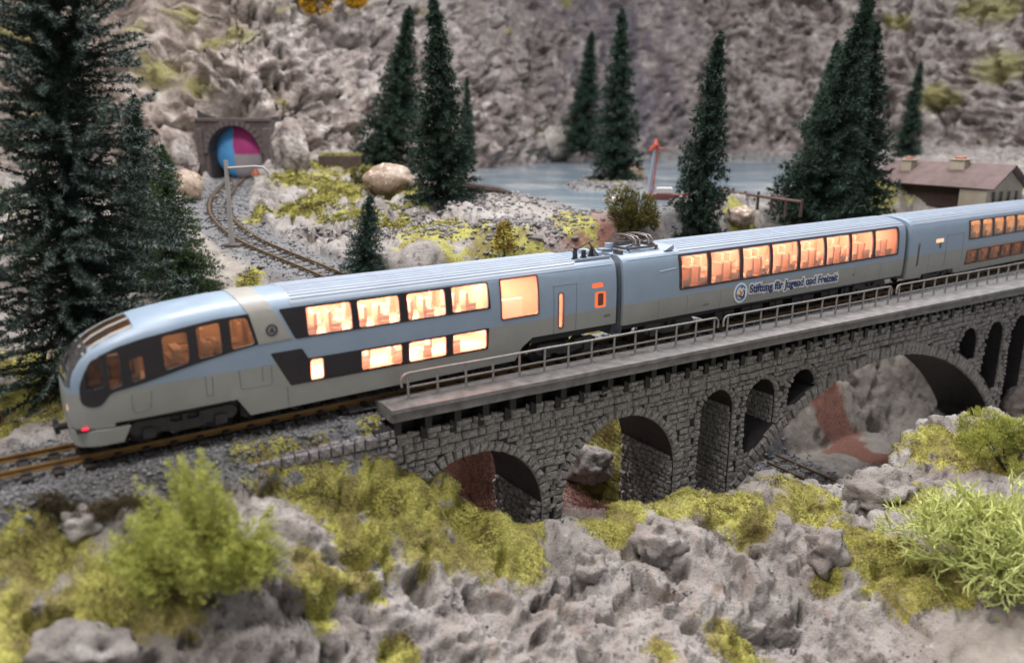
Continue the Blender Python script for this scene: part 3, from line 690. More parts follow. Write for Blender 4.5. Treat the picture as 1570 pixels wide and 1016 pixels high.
def decal(name, stations, poly, cutters, mat, parent, thick=.016, ylim=(-3, 0), inner=-.03, top=False):
    sh = loft([(a[0], a[1], a[2], a[3], a[4], a[5]) for a in stations], thick, 0, inner=False)
    pr = MB()
    if top: # polygon in s,n pushed down through the roof
        n = len(poly); zl, zh = ylim
        pr.add([(x, y, zl) for x, y in poly] + [(x, y, zh) for x, y in poly],
               [tuple(range(n)), tuple(range(2 * n - 1, n - 1, -1))] + [(k + n, (k + 1) % n + n, (k + 1) % n, k) for k in range(n)])
    else: pr.prism(poly, *ylim)
    me = boolean(sh, pr, 'INTERSECT')
    # hollow it out so that it is a thin skin
    core = loft([(a[0] + (.0 if k else .05), a[1], a[2], a[3], a[4], a[5]) for k, a in enumerate(stations)], inner, 0, inner=False)
    cb = MB(); cb.v = [tuple(v.co) for v in core.vertices]; cb.f = [tuple(p.vertices) for p in core.polygons]
    me = boolean(me, cb, 'DIFFERENCE')
    if cutters: me = boolean(me, cutters, 'DIFFERENCE')
    return link(name, finish(me, mat), parent)
def seat_mesh():
    m = MB(); m.box(-.22, .22, -.24, .24, 0, .38, .04)
    V = []; 
    m.box(.14, .26, -.24, .24, .34, .98, .04); m.box(-.2, .14, -.28, -.23, .38, .55, .02); m.box(-.2, .14, .23, .28, .38, .55, .02)
    me = bpy.data.meshes.new('seat'); me.from_pydata(m.v, [], m.f); me.update(); me.materials.append(M['seat']); return me
SEAT = seat_mesh(); SEATB = SEAT.copy(); SEATB.materials.clear(); SEATB.materials.append(M['seatbrown'])
def bogie(car, s):
    m = MB()
    for y in (-1.0, 1.0):
        m.prism(rpoly([(s - 1.45, .62), (s - 1.3, .82), (s - .5, .80), (s - .35, .62), (s + .35, .62), (s + .5, .80), (s + 1.3, .82), (s + 1.45, .62), (s + 1.3, .42), (s + .5, .42), (s + .4, .34), (s - .4, .34), (s - .5, .42), (s - 1.3, .42)], .06, 1), y - .07, y + .07)
        for dx in (-.95, .95):
            m.box(s + dx - .16, s + dx + .16, y - .14 if y < 0 else y - .02, y + .02 if y < 0 else y + .14, .3, .62, .03)
        for dx in (-.45, 0, .45):
            m.tube([(s + dx, y, .45), (s + dx, y, .8)], .09, 8)
    m.box(s - .35, s + .35, -.95, .95, .45, .75)
    b = m.build('bogie', M['bogie'], car)
    for dx in (-.95, .95):
        for y in (-.5, .5):
            w = MB(); w.tube([(s + dx, y - .06, .40), (s + dx, y - .03, .40), (s + dx, y + .06, .40)], [.34, .40, .38], 20); w.build('wheel', M['bogie'], b, True)
def win_cut(m, w, y0=-2.2, y1=-.9, skew=0.0):
    m.prism(rrect(*w, .07, skew), y0, y1)
def roof_ribs(car, stations, s0, s1, ns=(.14, .30, .46, .62, .77, .91, 1.03), name='roof_ribs'):
    m = MB(); st = width_at(stations, (s0 + s1) / 2); r = ring(st[1], st[2], st[3])[:len(PROF)]
    for n0 in [x for v in ns for x in (v, -v)]:
        for a, b in zip(r, r[1:]):
            if b.x <= abs(n0) <= a.x:
                z = a.y + (b.y - a.y) * (a.x - abs(n0)) / (a.x - b.x)
                m.box(s0, s1, n0 - .035, n0 + .035, z - .04, z + .032, .012); break
    return stuff(m.build(name, M['roof'], car))
def roof_skin(car, stations, s0, s1, ylim=1.18):
    return decal('roof', stations, [(s0, -ylim), (s1, -ylim), (s1, ylim), (s0, ylim)], None, M['roof'], car, .010, (3.2, 4.2), top=True)
def lamp_strip(car, s0, s1, z, mat, y=0.35, w=.16, name='ceiling_lamp'):
    m = MB(); m.box(s0, s1, y - w, y + w, z - .02, z); m.build(name, mat, car)

def inside(car, s0, s1, zf, zc, mat=M['interior'], yw=1.17):
    m = MB(); m.box(s0, s1, -1.19, 1.2, zf - .05, zf); m.box(s0, s1, yw, yw + .02, zf, zc - .28); m.box(s0, s1, -.95, .95, zc + .01, zc + .03)
    m.box(s0, s0 + .03, -1.15, 1.17, zf, zc - .25); m.box(s1 - .03, s1, -1.15, 1.17, zf, zc - .25)
    return m.build('interior_lining', mat, car)
def seats(car, s0, s1, step, zf, me=SEAT, sc=1.0):
    s = s0; k = 0
    while s < s1:
        for y in (-.86, .84):
            o = link('seat', me, car, (s, y, zf)); o.rotation_euler = (0, 0, PI if k % 2 else 0); o.scale = (sc, sc, sc)
        s += step; k += 1
def gangway(car, s0, s1):
    m = MB(); n = 7; rows = []
    for i in range(n + 1):
        s = s0 + (s1 - s0) * i / n; rows.append((s, ring(1.335, 3.86, .7, .13 if i % 2 else .24)))
    nn = len(rows[0][1]); V = [(s, p.x, p.y) for s, r in rows for p in r]; F = []
    for i in range(n):
        for j in range(nn): a = i * nn + j; b = i * nn + (j + 1) % nn; F.append((a, b, b + nn, a + nn))
    F.append(tuple(range(nn))); F.append(tuple(range(n * nn, (n + 1) * nn)))
    m.add(V, F); m.build('gangway_bellows', M['bellows'], car)
def stamp(parent, text, s, z, size, mat, y, xs=1.0, rotz=0.0, offset=0.0, name='lettering', extr=.002):
    cu = bpy.data.curves.new('t', 'FONT'); cu.body = text; cu.size = size; cu.extrude = extr; cu.offset = offset; cu.resolution_u = 4
    cu.space_character = 1.0
    t = bpy.data.objects.new('t', cu); COL.objects.link(t); dg = bpy.context.evaluated_depsgraph_get(); dg.update()
    me = bpy.data.meshes.new_from_object(t.evaluated_get(dg)); bpy.data.objects.remove(t); bpy.data.curves.remove(cu)
    me.materials.clear(); me.materials.append(mat)
    co = np.zeros(len(me.vertices) * 3, np.float32); me.vertices.foreach_get('co', co); co = co.reshape(-1, 3)
    wid = co[:, 0].max() - co[:, 0].min()
    X = co[:, 0] * xs; Z = co[:, 1]; c, sn = math.cos(rotz), math.sin(rotz)
    out = np.stack([s + X * c - Z * sn, y - co[:, 2], z + X * sn + Z * c], 1); me.vertices.foreach_set('co', out.astype(np.float32).ravel()); me.update()
    return link(name, me, parent), wid
def disc(parent, name, s, z, r, mat, y, r_in=0, th=.01, n=32, a0=0, a1=360):
    m = MB(); V = []; F = []; k = n
    for yy in (y, y + th):
        for i in range(k + 1):
            a = math.radians(a0 + (a1 - a0) * i / k)
            V.append((s + r * math.cos(a), yy, z + r * math.sin(a))); V.append((s + r_in * math.cos(a), yy, z + r_in * math.sin(a)))
    o = 2 * (k + 1)
    for i in range(k):
        a = 2 * i; F += [(a, a + 2, a + 3, a + 1), (o + a, o + a + 1, o + a + 3, o + a + 2), (a, o + a, o + a + 2, a + 2), (a + 1, a + 3, o + a + 3, o + a + 1)]
    m.add(V, F); return m.build(name, mat, parent, fixn=False)
def seam(parent, pts, st, name='panel_seam', w=.012, mat=None):
    m = MB()
    for (s0, z0), (s1, z1) in zip(pts, pts[1:]):
        k = max(1, int(abs(z1 - z0) / .25)); P = []
        for i in range(k + 1):
            t = i / k; s = s0 + (s1 - s0) * t; z = z0 + (z1 - z0) * t; P.append((s, -side_y(st, s, z) - .0005, z))
        m.tube(P, w, 4)
    return m.build(name, mat or M['seam'], parent)
M['seam'] = plain('thin_panel_seam', (0.15, 0.17, 0.19), .5, .1)
M['white'] = plain('white_sticker', (0.8, 0.8, 0.8), .4, .03); M['ink'] = plain('dark_blue_print', (0.01, 0.03, 0.14), .4, .1)
M['inkblue'] = plain('light_blue_print', (0.06, 0.2, 0.42), .4, .1); M['inkorange'] = plain('orange_print', (0.6, 0.22, 0.03), .4, .1)
M['inkgrey'] = plain('small_grey_print', (0.05, 0.05, 0.055), .5, .1); M['inkgreen'] = plain('green_print', (0.03, 0.14, 0.06), .5, .1)

def car_empty(label): return thing('rail_car', label, 'rail car', L(0, 0, 0), ROT_T, 'coupled cars of the grey-blue train')
# ---------------------------------------------------------------- car 1: cab car
c1 = car_empty('leading blue and beige rail car with rounded glazed nose and two rows of lit windows')
ST1 = [(-4.62, .45, 1.72, 1.02, 1.6, 1.3), (-4.585, .72, 2.05, .93, 1.9, 1.14), (-4.5, .92, 2.32, .88, 2.2, 1.14), (-4.38, 1.04, 2.55, .86, 2.45, 1.14), (-4.2, 1.14, 2.82, .86, 2.7, 1.14), (-3.95, 1.22, 3.05, .86, 2.95, 1.14),
       (-3.6, 1.28, 3.25, .86, 3.15, 1.14), (-3.1, 1.32, 3.45, .86, 3.35, 1.14), (-2.6, 1.335, 3.58, .86, 3.5, 1.14), (-1.8, 1.335, 3.71, .86, 3.62, 1.14), (-.9, 1.335, 3.80, .86, 3.7, 1.14),
       (-.62, 1.335, 3.82, .86, 3.7, 1.14), (-.6, 1.335, 3.82, .45, 3.7, 1.14), (0.3, 1.335, 3.86, .45, 3.75, 1.12), (8.9, 1.335, 3.86, .5, 3.75, 1.12), (9.3, 1.335, 3.86, .5, 3.75, 1.36), (11.8, 1.335, 3.86, .5, 3.75, 1.36), (11.95, 1.335, 3.86, .5, 3.55, 1.36),
       (13.6, 1.335, 3.86, .5, 3.55, 1.36), (13.78, 1.30, 3.83, .5, 3.5, 1.36)]
up = [(1.72, 3.12, 2.54, 3.36), (3.34, 4.72, 2.54, 3.36), (5.0, 6.37, 2.54, 3.36), (6.62, 8.02, 2.56, 3.38)]
lo = [(1.73, 2.13, 1.17, 1.80), (3.36, 4.74, 1.19, 1.80), (4.99, 6.35, 1.17, 1.81), (6.60, 7.92, 1.17, 1.81)]
big = (8.55, 10.08, 2.08, 3.42); slit = (11.01, 11.20, 1.42, 2.68); rw = [(12.55, 13.12, 2.68, 2.86), (12.69, 13.25, 1.92, 2.52)]
noseW = [rpoly([(-2.26, 2.18), (-1.63, 2.30), (-1.61, 3.14), (-2.26, 3.09)], .1), rpoly([(-1.38, 2.34), (-.74, 2.41), (-.74, 3.27), (-1.38, 3.21)], .1),
         rpoly([(-.48, 2.46), (.17, 2.54), (.0, 3.30), (-.48, 3.30)], .1), rpoly([(-3.09, 2.0), (-2.76, 2.06), (-2.76, 2.67), (-3.09, 2.63)], .08)]
cabW = [rpoly([(-4.17, 1.92), (-3.74, 1.98), (-3.70, 2.76), (-3.95, 2.72), (-4.1, 2.5)], .1), rpoly([(-3.62, 1.88), (-3.32, 1.96), (-3.32, 2.84), (-3.62, 2.8)], .08)]
cut = MB()
for w in up + lo + [big] + rw: cut.prism(rrect(*w, .07), -2.2, -.75)
cut.prism(rrect(*slit, .09), -2.2, -.9)
for p in noseW + cabW: cut.prism(p, -2.2, -.62)
CUT1 = cut
bc = MB(); bc.v = list(cut.v); bc.f = list(cut.f)
bc.prism([(-3.6, .3), (-3.6, .97), (-.45, 1.0), (-.02, .3)], -1.6, 1.6)      # above the front bogie
bc.prism([(9.0, .3), (9.4, .94), (9.85, 1.24), (14, 1.2), (14, .3)], -1.6, 1.6)
bc.box(11.95, 14.2, -1.02, 1.02, 3.70, 4.2)                                    # sunk roof end
bc.add([(-4.15, -.78, 2.86), (-2.85, -.92, 3.35), (-2.85, .92, 3.35), (-4.15, .78, 2.86), (-4.15, -.78, 4.2), (-2.85, -.92, 4.2), (-2.85, .92, 4.2), (-4.15, .78, 4.2)],
       [(3, 2, 1, 0), (4, 5, 6, 7), (0, 1, 5, 4), (1, 2, 6, 5), (2, 3, 7, 6), (3, 0, 4, 7)])
body = boolean(loft(ST1), bc); b1 = link('body_shell', finish(body, M['body']), c1)
# front spoiler
STs = [(-4.60, .55, 1.75, .5, 0, 0), (-4.55, .85, 1.95, .42, 0, 0), (-4.42, 1.05, 2.2, .40, 0, 0), (-4.15, 1.2, 2.6, .40, 0, 0), (-3.9, 1.28, 2.6, .40, 0, 0), (-3.25, 1.32, 2.6, .42, 0, 0)]
sp = boolean(loft(STs, 0, 0, False), MB().prism([(-5, .83), (-5, 5), (-3, 5), (-3, .83)], -2, 2)); sp = boolean(sp, MB().prism([(-3.24, .84), (-3.0, .84), (-3.0, .3), (-3.50, .3)], -2, 2))
link('front_spoiler', finish(sp, M['body']), c1)
m = MB(); m.box(-4.5, -3.3, -1.14, 1.14, .82, .875); m.build('shadow_gap_strip', M['black'], c1)
m = MB(); m.tube([(-4.85, 0, .72), (-4.4, 0, .72)], .10, 8); m.box(-4.92, -4.80, -.28, .28, .6, .86, .03); m.build('coupler', M['black'], c1)
m = MB(); m.box(-4.37, -4.22, -1.135, -1.06, .845, .93, .02); m.build('marker_lamp', M['redlamp'], c1)
m = MB(); m.tube([(-4.60, -.62, 1.42), (-4.55, -.62, 1.42)], [.10, .09], 12); m.build('headlight', M['headlamp'], c1)
m = MB(); m.tube([(-4.60, .62, 1.42), (-4.55, .62, 1.42)], [.10, .09], 12); m.build('headlight', M['headlamp'], c1)
# dark glazing band round the nose
band = rpoly([(-4.32, 1.60), (-4.12, 1.46), (-3.86, 1.48), (-3.62, 1.80), (-2.9, 1.92), (-1.48, 2.23), (-.5, 2.40), (.46, 2.53), (.24, 3.40), (-.86, 3.36), (-1.6, 3.27), (-2.78, 3.10), (-3.34, 2.97), (-3.81, 2.78), (-4.13, 2.46), (-4.30, 2.05)], .12, 2)
decal('side_glazing_band', ST1, band, CUT1, M['dkglass'], c1)
for p in noseW + cabW:
    s0, s1 = min(a for a, _ in p), max(a for a, _ in p); z0, z1 = min(a for _, a in p), max(a for _, a in p)
    V, F = patch(ST1, s0 - .04, s1 + .04, z0 - .04, min(z1 + .04, 3.33), .035); MB().add(V, F).build('window_pane', M['glass'], c1, True, False)
# windscreen, wrapped over the front
ws = loft(ST1, .014, 0, inner=False)
ws = boolean(ws, MB().prism([(-4.75, 2.02), (-4.62, 2.0), (-4.36, 2.02), (-3.98, 2.95), (-4.08, 3.3), (-4.75, 3.3)], -.93, .93), 'INTERSECT')
wc = loft([(a[0] + .08, *a[1:]) for a in ST1], 0, 0, inner=False); wcb = MB(); wcb.v = [tuple(v.co) for v in wc.vertices]; wcb.f = [tuple(p.vertices) for p in wc.polygons]
M['wscreen'] = plain('smoked_windscreen_glass', (0.05, 0.048, 0.05), .07, .1, 2, spec=.9)
ws = boolean(ws, wcb); link('windscreen', finish(ws, M['wscreen']), c1)
# sloping roof window with its bars
rg = MB(); V = []
def roofwin(y0, y1, e=0.0):
    out = []
    for s in (-4.12, -3.8, -3.4, -2.87):
        st = width_at(ST1, s)
        for y in (y0, y1):
            r = ring(st[1], st[2], st[3])[:len(PROF)]; z = r[-1].y
            for a, b in zip(r, r[1:]):
                if b.x <= abs(y) <= a.x: z = a.y + (b.y - a.y) * (a.x - abs(y)) / (a.x - b.x)
            out.append((s, y, z - .012 + e))
    F = [(2 * i, 2 * i + 2, 2 * i + 3, 2 * i + 1) for i in range(3)]; return out, F
for y0, y1 in ((-.86, -.40), (-.40, .0), (.0, .40), (.40, .86)):
    V, F = roofwin(y0, y1); rg.add(V, F)
rg.build('roof_window', M['glass'], c1, True)
for y0, y1 in ((-.93, -.80), (-.40, -.26), (.26, .40), (.80, .93)):
    m = MB(); V, F = roofwin(y0, y1, .035); m.add(V, F); V2, _ = roofwin(y0, y1, -.05)
    n = len(V); m.add(V2, [f[::-1] for f in F]); 
    m.build('roof_window_bar', M['stripe'], c1, False)
m = MB(); m.box(-4.2, -2.85, -.80, .80, 2.62, 2.66); m.build('cab_ceiling_panel', M['seatbrown'], c1)
m = MB(); m.box(-4.05, -3.75, -.85, .85, 1.9, 2.08, .04); m.tube([(-3.9, -.3, 2.05), (-3.8, -.3, 2.2)], .03, 6); m.build('control_desk', M['seatbrown'], c1)
m = MB(); m.tube([(-4.40, -.55, 2.35), (-4.55, -.1, 2.2), (-4.25, .1, 2.9)], .018, 5); m.build('windscreen_wiper', M['black'], c1)
# stripe round the body
decal('beige_stripe', ST1, [(.26, 2.50), (1.24, 2.54), (.76, 3.42), (.36, 4.4), (-.42, 4.4), (.08, 3.36)], None, M['stripe'], c1, .02, (-3, 3))
bs = disc(c1, 'round_badge', .66, 2.86, .17, M['inkgrey'], -side_y(ST1, .66, 2.86) - .045, .125, .02)
MB().prism([(.56, 2.80), (.76, 2.80), (.70, 2.86), (.67, 2.95), (.65, 2.95), (.62, 2.86)], -1.372, -1.35).build('badge_emblem', M['inkgrey'], c1)
# window bands and panes
decal('upper_window_band', ST1, rpoly([(1.33, 2.50), (8.10, 2.51), (8.04, 3.42), (1.5, 3.42), (.93, 3.41)], .07), CUT1, M['dkglass'], c1)
decal('lower_window_band', ST1, rpoly([(.57, 2.18), (1.50, 2.19), (1.68, 1.855), (8.02, 1.86), (7.97, 1.12), (1.1, 1.13)], .05), CUT1, M['dkglass'], c1)
M['rimorange'] = plain('dark_red_window_rim', (0.16, 0.05, 0.035), .4, .1)
decal('window_rim', ST1, rrect(big[0] - .05, big[1] + .05, big[2] - .05, big[3] + .05, .1), CUT1, M['rimorange'], c1, .02)
decal('window_rim', ST1, rrect(slit[0] - .03, slit[1] + .03, slit[2] - .03, slit[3] + .03, .1), CUT1, M['rimorange'], c1, .02)
for w in up + lo + [big, slit]:
    V, F = patch(ST1, w[0] - .04, w[1] + .04, w[2] - .04, w[3] + .04, .035); MB().add(V, F).build('window_pane', M['glass'], c1, True, False)
for w in rw:
    V, F = patch(ST1, w[0] - .04, w[1] + .04, w[2] - .04, w[3] + .04, .035); MB().add(V, F).build('lit_red_pane', M['redwin'], c1, True, False)
decal('window_rim', ST1, rrect(12.86, 13.12, 1.99, 2.45, .05), None, M['rimorange'], c1, -.02)
# inside
inside(c1, 1.3, 8.2, 2.28, 3.66); inside(c1, 1.3, 8.4, 1.14, 2.10); inside(c1, 8.3, 12.3, 1.42, 3.5, M['interior'])
lamp_strip(c1, 1.4, 8.1, 3.65, M['amberlamp'], -.45, .2); lamp_strip(c1, 1.4, 8.3, 2.09, M['amberlamp2'], -.5, .3); lamp_strip(c1, 8.5, 10.3, 3.48, M['amberlamp'], -.3, .3)
lamp_strip(c1, 10.9, 11.3, 3.3, M['amberlamp2'], -.6)
m = MB(); m.box(8.4, 10.2, -.2, -.14, 1.45, 2.45, .02); m.build('bar_counter', M['seat'], c1)
seats(c1, 1.9, 8.0, .8, 2.28, sc=.85); seats(c1, 3.6, 8.0, 1.1, 1.14, sc=.75)
m = MB(); m.box(-3.55, 1.1, -1.22, 1.22, 1.55, 1.6); m.box(-3.2, 1.1, 1.12, 1.16, 1.6, 3.2); m.box(1.06, 1.1, -1.15, 1.15, 1.6, 3.4)
m.build('interior_lining', M['interior2'], c1)
for k in range(5):
    m = MB(); m.box(-2.4 + k * .12, -1.7, -.95, -.2, 1.6 + .22 * k, 1.66 + .22 * k + .06, .01); m.build('stair_step', M['interior2'], c1)
lamp_strip(c1, -2.2, .9, 3.48, M['amberlamp3'], .1, .14);
seats(c1, -1.3, .9, .7, 1.75, SEATB); seats(c1, -3.1, -2.6, .8, 1.6, SEATB)
# hatches, door outline, seams
for pts in ([(-3.14, 1.67), (-3.15, 1.25), (-3.08, 1.19), (-2.76, 1.21), (-2.70, 1.28), (-2.66, 1.71)], [(-1.27, 1.84), (-1.26, 1.28), (-1.1, 1.26), (-1.08, 1.8)], [(-.35, 1.84), (-.33, 1.3), (.5, 1.27), (.56, 1.33), (.57, 1.83)], [(.3, 1.83), (.3, 1.4)], [(1.0, 1.1), (1.0, .5)]):
    seam(c1, pts, ST1)
seam(c1, [(10.78, 1.25), (10.78, 2.98), (11.83, 2.98), (11.80, 1.25)], ST1, 'door_outline', .014)
seam(c1, [(-4.0, 1.85), (.5, 1.85)], ST1, 'waist_seam', .006)
seam(c1, [(2.0, 3.47), (13.6, 3.47)], ST1, 'roof_gutter', .022, M['body'])
stamp(c1, '·· 207·8', 13.05, 1.52, .13, M['inkgrey'], -1.339, name='small_print')
roof_skin(c1, ST1, 1.3, 11.9); rr = roof_ribs(c1, ST1, 1.35, 11.9)
for k, (s, y, h, ln) in enumerate(((12.30, -.60, .42, 0), (12.75, -.55, .30, 0), (13.2, -.45, .38, 0))):
    m = MB(); m.tube([(s, y, 3.68), (s, y, 3.74), (s, y, 3.75), (s + (.05 if k == 2 else 0), y, 3.68 + h)], [.15, .13, .09, .07], 10)
    for j in range(3): m.tube([(s, y, 3.8 + j * .08), (s, y, 3.83 + j * .08)], [.11, .09], 10)
    m.build('insulator', M['black'], c1, True)
m = MB(); m.tube([(12.15, -.62, 3.98), (13.25, -.45, 4.30)], .028, 6); m.tube([(13.05, -.5, 4.22), (13.3, -.75, 3.75)], .035, 6); m.build('roof_contact_bar', M['wood'], c1)
m = MB(); m.box(13.35, 13.65, -.55, .5, 3.7, 3.86, .03); m.box(12.0, 13.7, -1.0, -.94, 3.68, 3.76); m.build('roof_end_box', M['roof'], c1)
bogie(c1, -1.85); bogie(c1, 11.6)
for q in ((-3.3, -.32, -1.0, 1.0, .80, .98), (9.9, 13.8, -1.1, 1.1, .95, 1.22), (-.3, .15, -.95, .95, .35, .9)):
    m = MB(); m.box(*q); m.build('underframe', M['black'], c1)
gangway(c1, 13.74, 14.2)

# ---------------------------------------------------------------- car 2: panorama car
c2 = car_empty('middle panorama rail car with eight tall lit windows, blue lettering and a roof pantograph')
ST2 = [(14.16, 1.30, 3.83, 1.03, 3.5, 1.3), (14.34, 1.335, 3.86, 1.03, 3.5, 1.3), (17.05, 1.335, 3.86, 1.03, 3.5, 1.3), (17.1, 1.335, 3.86, 1.03, 3.77, 1.3), (33.1, 1.335, 3.86, .95, 3.77, 1.3), (33.34, 1.335, 3.86, .95, 3.7, 1.3), (33.5, 1.30, 3.83, .95, 3.7, 1.3)]
pw = [(17.22, 18.76), (18.95, 20.72), (20.93, 22.70), (22.88, 24.66), (24.84, 26.62), (26.80, 28.60), (28.79, 30.56), (30.76, 32.72)]
cut = MB()
for k, (a, b) in enumerate(pw): cut.prism(rrect(a, b, 2.15, 3.45, .05 if k < 7 else .16), -2.2, -.75)
bc = MB(); bc.v = list(cut.v); bc.f = list(cut.f); bc.box(14.0, 17.0, -1.02, 1.02, 3.70, 4.2)
link('body_shell', finish(boolean(loft(ST2), bc), M['body']), c2)
decal('panorama_window_frame', ST2, rpoly([(17.1, 2.08), (32.84, 2.08), (32.84, 3.51), (17.06, 3.51)], .14), cut, M['winframe'], c2)
for a, b in pw:
    V, F = patch(ST2, a - .05, b + .05, 2.11, 3.49, .035); MB().add(V, F).build('window_pane', M['glass'], c2, True, False)
inside(c2, 17.1, 32.9, 1.72, 3.66); lamp_strip(c2, 17.4, 32.6, 3.65, M['amberlamp'], .1, .10); seats(c2, 17.7, 32.6, .97, 1.80, sc=1.12)
roof_skin(c2, ST2, 17.2, 33.3); roof_ribs(c2, ST2, 17.25, 33.3); seam(c2, [(14.4, 3.52), (33.3, 3.52)], ST2, 'roof_gutter', .02, M['body'])
m = MB(); m.prism([(16.5, 3.69), (17.0, 3.69), (17.0, 3.86), (16.9, 3.86)], -1.02, 1.02); m.build('roof_ramp', M['roof'], c2)
for s in (16.0, 17.6, 19.6, 21.6, 25.4, 29.2, 31.4): seam(c2, [(s, 1.05), (s, 1.80)], ST2, w=.008)
seam(c2, [(16.0, 2.95), (16.9, 3.0)], ST2, w=.02, mat=M['roof'])
stamp(c2, '··· 121 81', 18.4, 1.25, .13, M['inkgrey'], -1.339, name='small_print'); stamp(c2, 'ABt', 29.0, 1.42, .1, M['inkgrey'], -1.339, name='small_print')
# sticker: white outline, blue words, round emblem
TXT = 'Stiftung für Jugend und Freizeit'
_, wd = stamp(c2, TXT, 0, 0, .5, M['white'], 0); bpy.data.objects.remove(_)
xs = 6.35 / wd; ang = math.radians(-1.45)
t, _ = stamp(c2, TXT, 21.42, 1.47, .5, M['white'], -1.341, xs, ang, .085, 'lettering_outline'); stamp(c2, TXT, 21.42, 1.47, .5, M['ink'], -1.349, xs, ang, .016, 'lettering')
disc(c2, 'emblem_ground', 20.85, 1.54, .44, M['white'], -1.345, 0, .008); disc(c2, 'emblem_ring', 20.85, 1.54, .345, M['inkblue'], -1.352, .27, .006, a0=30, a1=330)
disc(c2, 'emblem_arc', 20.93, 1.50, .20, M['ink'], -1.354, .12, .006, a0=190, a1=420); disc(c2, 'emblem_arc', 20.75, 1.56, .20, M['inkorange'], -1.354, .11, .006, a0=200, a1=340)
disc(c2, 'emblem_arc', 20.93, 1.66, .17, M['inkorange'], -1.354, .10, .006, a0=180, a1=290); disc(c2, 'emblem_dot', 20.9, 1.78, .06, M['inkblue'], -1.354, 0, .006)
# pantograph
pt = MB(); s0, s1 = 14.9, 16.5
pt.box(s0, s1, -.62, -.56, 3.80, 3.88); pt.box(s0, s1, .50, .56, 3.80, 3.88); pt.box(s0, s0 + .08, -.6, .55, 3.80, 3.88); pt.box(s1 - .08, s1, -.6, .55, 3.80, 3.88)
pt.build('pantograph_base', M['panto'], c2)
for y in (-.6, .53):
    for s in (14.95, 16.45):
        m = MB(); m.tube([(s, y, 3.68), (s, y, 3.73), (s, y, 3.76), (s, y, 3.82)], [.10, .10, .06, .07], 8); m.build('pantograph_foot', M['panto'], c2)
m = MB()
for y in (-.5, .42):
    m.tube([(14.95, y, 3.90), (15.75, y * .8, 4.02), (16.55, y * .6, 3.96)], .035, 6); m.tube([(16.45, y, 3.90), (15.6, y * .8, 4.08), (14.8, y * .6, 4.10)], .035, 6)
m.tube([(15.2, -.5, 3.92), (16.3, .4, 4.1)], .03, 6); m.tube([(15.2, .42, 3.92), (16.3, -.5, 4.1)], .03, 6); m.tube([(14.85, -.3, 4.1), (14.85, .3, 4.1)], .035, 6)
m.tube([(15.7, -.42, 3.9), (15.7, .34, 4.16)], .05, 6)
m.build('pantograph_arm', M['panto'], c2)
for s in (15.2, 15.42, 15.9, 16.1):
    m = MB(); m.tube([(s - .12, -.86, 4.0), (s - .04, -.75, 4.16), (s, -.55, 4.27), (s, 0, 4.31), (s, .5, 4.27), (s + .04, .72, 4.16), (s + .12, .85, 4.0)], .038, 6); m.build('pantograph_bow', M['panto'], c2, True)
m = MB(); m.box(15.15, 16.15, -.06, .0, 4.26, 4.32); m.build('pantograph_link', M['panto'], c2)
m = MB(); m.tube([(14.75, .30, 3.70), (14.75, .30, 3.98)], .17, 14); m.box(14.3, 14.6, -.1, .5, 3.7, 3.8, .02); m.build('roof_pot', M['body'], c2, True)
m = MB(); m.tube([(13.7, -.52, 3.9), (14.3, -.62, 3.86), (14.5, -.7, 3.8)], .04, 6); m.box(14.3, 14.45, -.85, -.45, 3.7, 3.86); m.build('roof_cable', M['panto'], c2)
bogie(c2, 16.9); bogie(c2, 31.0)
m = MB(); m.box(14.3, 33.3, -1.05, 1.05, .8, 1.06); m.build('underframe', M['black'], c2)
for s, w in ((19.6, 1.2), (21.3, 1.4), (23.2, .9), (24.8, 1.6), (27.0, 1.3), (28.6, .6)):
    m = MB(); m.box(s, s + w, -1.1, 1.1, .38, .82, .04); m.box(s + w * .45, s + w * .5, -1.13, 1.13, .38, .82); m.build('equipment_box', M['black'], c2)
m = MB(); m.tube([(15.0, -1.15, .75), (15.0, -1.15, .85)], .05, 8); m.build('drain_cap', M['metal'], c2)
gangway(c2, 33.44, 34.0)

# ---------------------------------------------------------------- car 3: double deck car
c3 = car_empty('rear double-deck rail car with rows of small amber windows, cut by the picture edge')
ST3 = [(33.96, 1.30, 3.83, .66, 3.5, .85), (34.14, 1.335, 3.86, .66, 3.77, .85), (39.3, 1.335, 3.86, .5, 3.77, .82), (54.8, 1.335, 3.86, .5, 3.77, .82), (55.0, 1.30, 3.83, .5, 3.5, .82)]
cut = MB(); W3 = []
for k in range(11): s = 40.0 + k * 1.36; W3 += [(s, s + 1.16, 2.32, 3.28), (s - .1, s + 1.06, .92, 1.62)]
W3 = [w for w in W3 if w[1] < 54.6]; sl3 = (34.70, 34.92, 1.24, 2.5)
for w in W3: cut.prism(rrect(*w, .08), -2.2, -.75)
cut.prism(rrect(*sl3, .08), -2.2, -.9)
bc = MB(); bc.v = list(cut.v); bc.f = list(cut.f)
bc.prism([(35.2, .3), (35.4, .80), (38.6, .80), (38.9, .3)], -1.6, 1.6)
link('body_shell', finish(boolean(loft(ST3), bc), M['body']), c3)
decal('upper_window_frame', ST3, rpoly([(39.85, 2.26), (54.4, 2.26), (54.4, 3.34), (39.8, 3.34)], .12), cut, M['winframe'], c3)
decal('lower_window_frame', ST3, rpoly([(39.75, .87), (54.3, .87), (54.3, 1.68), (39.85, 1.68)], .1), cut, M['winframe'], c3)
for w in W3 + [sl3]:
    V, F = patch(ST3, w[0] - .04, w[1] + .04, w[2] - .04, w[3] + .04, .035); MB().add(V, F).build('window_pane', M['glass'], c3, True, False)
V, F = patch(ST3, 36.42, 37.18, 2.38, 2.58, -.012, 2, 2); MB().add(V, F).build('lit_destination_panel', M['litpane'], c3, False, False)
